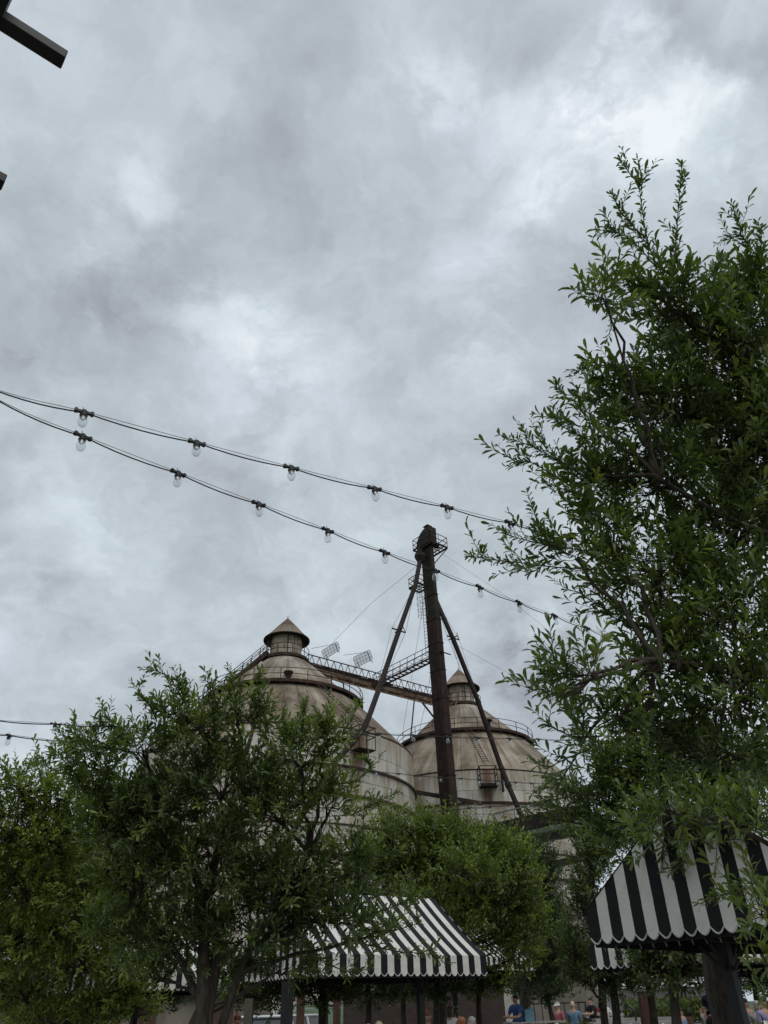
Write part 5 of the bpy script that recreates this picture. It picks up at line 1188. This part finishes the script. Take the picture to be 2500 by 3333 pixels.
# ================================================================== TERRACE RAILING, STEPS, WALLS
rt = tag(empty('terrace_railing', (8, 33, 0)), 'thin black handrail along the terrace behind the two strolling visitors', 'railing')
ra_, rb_ = atY(1712, 3268, 40), atY(1905, 3262, 42); b = MB(); b.tube([ra_, rb_], .035, 6); b.tube([rb_, atY(1905, 3300, 42)], .03, 6); b.tube([atY(1880, 3290, 34), atY(1904, 3312, 30), atY(1906, 3345, 30)], .025, 6); part(b, 'handrail', BLACK_METAL, rt)
b = MB()
for i in range(9): p = ra_+(rb_-ra_)*i/8; b.bar(p, (p[0], p[1], 0.44), .04)
part(b, 'baluster', BLACK_METAL, rt)
hr = tag(empty('stair_handrail', (8, 26, 0)), 'sloping black stair handrail left of the white tent', 'railing')
b = MB(); b.tube([atY(2032, 3265, 27), atY(2068, 3290, 24), atY(2072, 3340, 24)], .03, 6); b.tube([atY(2036, 3240, 27), atY(2036, 3310, 27)], .03, 6); part(b, 'handrail', BLACK_METAL, hr)
for i in range(3): b = MB(); p = atY(2085, 3312+i*13, 25-i*1.2); b.box((p[0], p[1], p[2]-.08), (2.6, .5, .16)); tag(b.build('stone_step', CONC), kind='structure')
def wall_box(name, label, cat, pxl, pxr, Y0, Y1, zt_, m, thick=.3):
    a, c = atY(pxl, 3290, Y0), atY(pxr, 3290, Y1); b = MB(); b.bar((a[0], a[1], zt_/2), (c[0], c[1], zt_/2), thick, zt_); o = b.build(name, m); return tag(o, label, cat)
wall_box('concrete_wall', 'weathered beige concrete wall at the foot of the far silo', 'wall', 1700, 2060, 46, 48, 6.2, STUCCO, .5)
wall_box('timber_wall', 'dark brown timber fence wall behind the central picnic tables', 'wall', 1120, 1640, 36, 38, 3.3, mat('brown_timber_wall', (.040, .028, .022), .9, var=.35), .3)
hs = tag(empty('stucco_building', (-16, 38, 0)), 'low beige stucco building behind the trees at lower left', 'building')
a = atY(-350, 3290, 40); c = atY(870, 3290, 44)
b = MB(); b.bar((a[0], a[1], 1.15), (c[0], c[1], 1.15), 4.0, 2.3); part(b, 'wall', STUCCO, hs)
b = MB(); b.bar((a[0], a[1]-.1, 2.38), (c[0], c[1]-.1, 2.38), 4.6, .12); part(b, 'roof', RUST_DARK, hs)
for t_, w_ in ((.25, 1.0), (.45, 1.1), (.66, 1.0), (.86, 1.2)):
    p = np.array(a)*(1-t_)+np.array(c)*t_; dd = (c-a)*(1, 1, 0); dd /= np.linalg.norm(dd); nn = np.array((dd[1], -dd[0], 0))
    q = p+nn*2.03; b = MB(); b.box((q[0], q[1], 1.05), (w_, .06, 2.05), (dd, nn, UZ)); part(b, 'door', mat('dull_red_door', (.06, .03, .024), .7, var=.2), hs)
# posts: black pole and timber posts
def post(px, Y, top_py, w_, m, name, label, lean=0):
    g = G(px, Y); p = atY(px+lean, top_py, Y); b = MB(); b.bar((g[0], g[1], 0), p, w_); b.box((g[0], g[1], .03), (w_*1.8, w_*1.8, .06)); tag(b.build(name, m), label, 'post')
post(937, 13.0, 3195, .16, BLACK_METAL, 'steel_post', 'thick black post between the white car and the green van')
post(980, 24, 3210, .20, mat('reddish_timber', (.075, .035, .026), .85, var=.3), 'timber_post', 'reddish timber post in front of the green van windscreen')
post(1097, 25, 3215, .20, mat('reddish_timber'), 'timber_post', 'reddish timber post at the rear of the green van')
post(812, 15, 3250, .14, mat('weathered_post', (.11, .095, .075), .9, var=.3), 'timber_post', 'pale timber post beside the person in navy')
post(668, 20, 3300, .03, TIMB, 'marker_stake', 'thin pale stake left of the forked trunks')
post(2095, 19, 3230, .22, mat('reddish_timber'), 'timber_post', 'reddish timber post left of the white tent')

# ================================================================== VEHICLES
VG = mat('sage_green_paint', (0.135, 0.20, 0.125), 0.45, spec=0.5, var=.08); WP = mat('white_car_paint', (0.62, 0.63, 0.63), 0.3, spec=.6); TY = RUBBER; CH = mat('chrome', (.5, .5, .5), .25, metal=1.0)
def loft(b, secs):
    """secs: list of closed loops with equal vertex count"""
    n = len(secs[0]); vs = [p for s_ in secs for p in s_]
    b.add(vs, [(i*n+k, i*n+(k+1) % n, (i+1)*n+(k+1) % n, (i+1)*n+k) for i in range(len(secs)-1) for k in range(n)]+[tuple(range(n))[::-1], tuple((len(secs)-1)*n+k for k in range(n))])
def wheel(root, x, y, r=.34, w_=.22):
    b = MB(); b.lathe([(r-.10, -w_/2), (r, -w_/2+.03), (r, w_/2-.03), (r-.10, w_/2)], 24); b.v = [(x+p[0], y+p[2], r+p[1]) for p in b.v]; t_ = b.build('tyre', TY, root, True)
    b = MB(); b.lathe([(.01, -w_/2+.02), (.12, -w_/2+.02), (r-.10, -w_/2+.05), (r-.10, w_/2-.05), (.12, w_/2-.02), (.01, w_/2-.02)], 20); b.v = [(x+p[0], y+p[2], r+p[1]) for p in b.v]; h_ = b.build('rim', CH, t_, True)
def van(px, Y, rz, label):
    p = G(px, Y); root = tag(empty('parked_van', p, rz), label, 'van')
    b = MB(); W2 = .86
    sec = lambda x, zb, zt_, k=1.0: [(x, -W2*k, zb), (x, -W2*k, zb+(zt_-zb)*.55), (x, -W2*.90*k, zt_-.07), (x, -W2*.72*k, zt_), (x, W2*.72*k, zt_), (x, W2*.90*k, zt_-.07), (x, W2*k, zb+(zt_-zb)*.55), (x, W2*k, zb)]
    loft(b, [sec(-2.15, .45, 1.0, .93), sec(-2.05, .38, 1.15), sec(-1.75, .35, 1.72, .97), sec(-1.5, .33, 1.83), sec(0, .33, 1.86), sec(2.0, .33, 1.83), sec(2.15, .40, 1.70, .97)])
    bd = b.build('body', VG, root); md = bd.modifiers.new('bevel', 'BEVEL'); md.width = .03; md.segments = 2
    b = MB(); b.box((.3, 0, 1.90), (3.4, 1.42, .05)); b.build('roof_panel', VG, root)
    for sg in (-1, 1):
        for x0, x1 in ((-1.35, -.72), (-.62, .28), (.40, 1.10), (1.22, 1.92)):
            b = MB(); y = sg*(W2*.965); b.add([(x0, y+sg*.012, 1.17), (x1, y+sg*.012, 1.17), (x1, y-sg*.048, 1.66), (x0+.04, y-sg*.048, 1.66)], [(0, 1, 2, 3)])
            wi = b.build('window', DARK_GLASS, root)
            b = MB(); q = [(x0, y+sg*.02, 1.17), (x1, y+sg*.02, 1.17), (x1, y-sg*.04, 1.66), (x0+.04, y-sg*.04, 1.66), (x0, y+sg*.02, 1.17)]; b.tube(q, .016, 4); b.build('frame', VG, wi)
        b = MB(); b.box((-.64, sg*.875, 1.0), (.14, .02, .03)); b.build('door_handle', CH, root)
        b = MB(); b.lathe([(.001, .01), (.07, .008), (.09, 0), (.09, -.03)], 16); b.v = [(-2.17-q[2], sg*.58+q[0], .86+q[1]) for q in b.v]; b.build('headlight', mat('lamp_glass', (.6, .6, .58), .15), root, True)
        b = MB(); b.bar((-1.62, sg*.86, 1.18), (-1.72, sg*1.04, 1.28), .02); b.box((-1.73, sg*1.07, 1.35), (.04, .12, .2)); b.build('mirror', BLACK_METAL, root)
        for x in (-1.35, 1.35): wheel(root, x, sg*.76)
    for y0, y1 in ((-.72, -.03), (.03, .72)):
        b = MB(); b.add([(-2.025, y0, 1.20), (-2.025, y1, 1.20), (-1.80, y1*.93, 1.66), (-1.80, y0*.93, 1.66)], [(0, 1, 2, 3)]); wi = b.build('windscreen', DARK_GLASS, root)
        b = MB(); b.tube([(-2.035, (y0+y1)/2, 1.2), (-1.93, (y0+y1)/2+.13, 1.45)], .012, 4); b.build('wiper', BLACK_METAL, wi)
    b = MB(); b.box((-2.22, 0, .5), (.1, 1.7, .12)); b.build('bumper', CH, root)
van(1040, 41.5, .55, 'vintage sage green van parked behind the timber posts')
def suv(px, Y, rz, label):
    p = G(px, Y); root = tag(empty('parked_car', p, rz), label, 'car')
    b = MB(); W2 = .90
    sec = lambda x, zb, zt_, k=1.0: [(x, -W2*k, zb), (x, -W2*k, zt_-.12), (x, -W2*.93*k, zt_), (x, W2*.93*k, zt_), (x, W2*k, zt_-.12), (x, W2*k, zb)]
    loft(b, [sec(-2.35, .4, .78, .9), sec(-2.25, .32, .92), sec(-1.1, .28, 1.03), sec(1.9, .28, 1.06), sec(2.3, .35, .98, .93)])
    o = b.build('body', WP, root); md = o.modifiers.new('bevel', 'BEVEL'); md.width = .04; md.segments = 3
    b = MB(); loft(b, [[(-1.15, -.82, 1.02), (-1.15, .82, 1.02), (2.15, .82, 1.05), (2.15, -.82, 1.05)], [(-.55, -.68, 1.50), (-.55, .68, 1.50), (1.85, .68, 1.50), (1.85, -.68, 1.50)]]); b.build('window_band', DARK_GLASS, root)
    b = MB(); b.box((.65, 0, 1.535), (2.5, 1.42, .07)); o = b.build('roof', WP, root); md = o.modifiers.new('bevel', 'BEVEL'); md.width = .03
    for sg in (-1, 1):
        for x in (-.05, .95): b = MB(); b.bar((x, sg*.825, 1.03), (x, sg*.69, 1.5), .07); b.build('pillar', WP, root)
        b = MB(); b.box((-.85, sg*.98, 1.08), (.12, .18, .12)); b.build('mirror', WP, root)
        b = MB(); b.box((-2.28, sg*.66, .80), (.12, .34, .12)); b.build('headlight', mat('lamp_glass'), root)
        for x in (-1.45, 1.4): wheel(root, x, sg*.80, .34)
suv(880, 26.0, 1.2, 'white car parked to the left of the green van')

# ================================================================== WHITE TENT
tt = atY(2240, 3290, 40)
tn_ = tag(empty('white_tent', (tt[0], tt[1], 0)), 'white event tent glimpsed between the trunks at lower right', 'tent')
TENT = mat('white_tent_fabric', (.72, .73, .74), .7)
hw, hd = 3.4, 2.2
b = MB(); q = [(tt[0]-hw, tt[1]-hd, 2.5), (tt[0]+hw, tt[1]-hd, 2.5), (tt[0]+hw, tt[1]+hd, 2.5), (tt[0]-hw, tt[1]+hd, 2.5), (tt[0]-1.2, tt[1], 3.7), (tt[0]+1.2, tt[1], 3.7)]
b.add(q, [(0, 1, 5, 4), (1, 2, 5), (2, 3, 4, 5), (3, 0, 4)]); part(b, 'roof', TENT, tn_)
b = MB(); b.add([(x, y, z) for x, y, _ in q[:4] for z in (2.5, 2.15)], [(0, 1, 3, 2), (2, 3, 5, 4), (4, 5, 7, 6), (6, 7, 1, 0)]); part(b, 'valance', TENT, tn_)
b = MB(); b.add([(tt[0]-hw, tt[1]+hd-.02, 0), (tt[0]+hw, tt[1]+hd-.02, 0), (tt[0]+hw, tt[1]+hd-.02, 2.2), (tt[0]-hw, tt[1]+hd-.02, 2.2)], [(0, 1, 2, 3)]); part(b, 'back_curtain', TENT, tn_)
for x in (-hw, 0, hw):
    b = MB(); b.bar((tt[0]+x, tt[1]-hd+.04, 0), (tt[0]+x, tt[1]-hd+.04, 2.5), .08); part(b, 'tent_pole', GUY, tn_)
# ================================================================== FLOWER BEDS
def bed(px, Y, wx, wy, z0, label, n, flowers, seed):
    r = np.random.default_rng(seed); c = atY(px, 3290, Y); root = tag(empty('flower_bed', (c[0], c[1], z0)), label, 'flower bed')
    b = MB(); b.box((c[0], c[1], z0/2+.05), (wx+.2, wy+.2, z0+.1)); part(b, 'planter_kerb', CONC, root)
    P0 = np.stack([c[0]+r.uniform(-.5, .5, n)*wx, c[1]+r.uniform(-.5, .5, n)*wy, z0+.1+r.uniform(0, .55, n)**1.0], 1)
    D = unit(r.normal(size=(n, 3))*.8+UZ*.8); N_ = unit(r.normal(size=(n, 3))*.5+UZ)
    fo = link('foliage', leaves_mesh('foliage', P0, D, N_, r.uniform(.08, .17, n), np.clip(r.normal(.5, .2, n), 0, 1), LEAF_OAK, False, .22)); own(fo, root); tag(fo, kind='stuff')
    FLM = mat('white_petal', (.72, .72, .70), .6)
    if flowers:
        b = MB()
        for i in range(flowers):
            p = np.array((c[0]+r.uniform(-.5, .5)*wx, c[1]+r.uniform(-.5, .5)*wy, z0+.62+r.uniform(-.12, .12))); nrm = unit(r.normal(size=3)*.6+np.array((0, -.8, .6))); r1, _, r2 = basis(nrm, (0.1, 0, 1))
            s_ = .055
            for k in range(5):
                a = 2*PI*k/5; a2 = a+1.1; b.add([p, p+(r1*math.cos(a)+r2*math.sin(a))*s_, p+(r1*math.cos(a+.55)+r2*math.sin(a+.55))*s_*1.25+nrm*.01, p+(r1*math.cos(a2)+r2*math.sin(a2))*s_], [(0, 1, 2, 3)])
        fl = part(b, 'blossoms', FLM, root); tag(fl, kind='stuff')
bed(2290, 19.5, 4.2, 1.4, .45, 'raised bed with white flowers behind the man carrying the child', 5200, 150, 5)
bed(2120, 17.5, 2.4, 1.2, .40, 'green bed with a few white flowers by the steps', 2600, 25, 6)
bed(1640, 24, 3.4, 1.2, .45, 'scrubby green bed in front of the left picnic table', 3600, 20, 7)
bed(2460, 15.5, 2.4, 1.2, .45, 'leafy bed with white flowers at the right edge', 3000, 40, 8)
bed(1920, 31, 2.8, .8, .40, 'pale leafy bed right of the person in light blue', 2500, 0, 9)
bed(2215, 26, 3.0, 1.4, 1.0, 'rounded green shrub mass before the white tent', 4200, 0, 10)
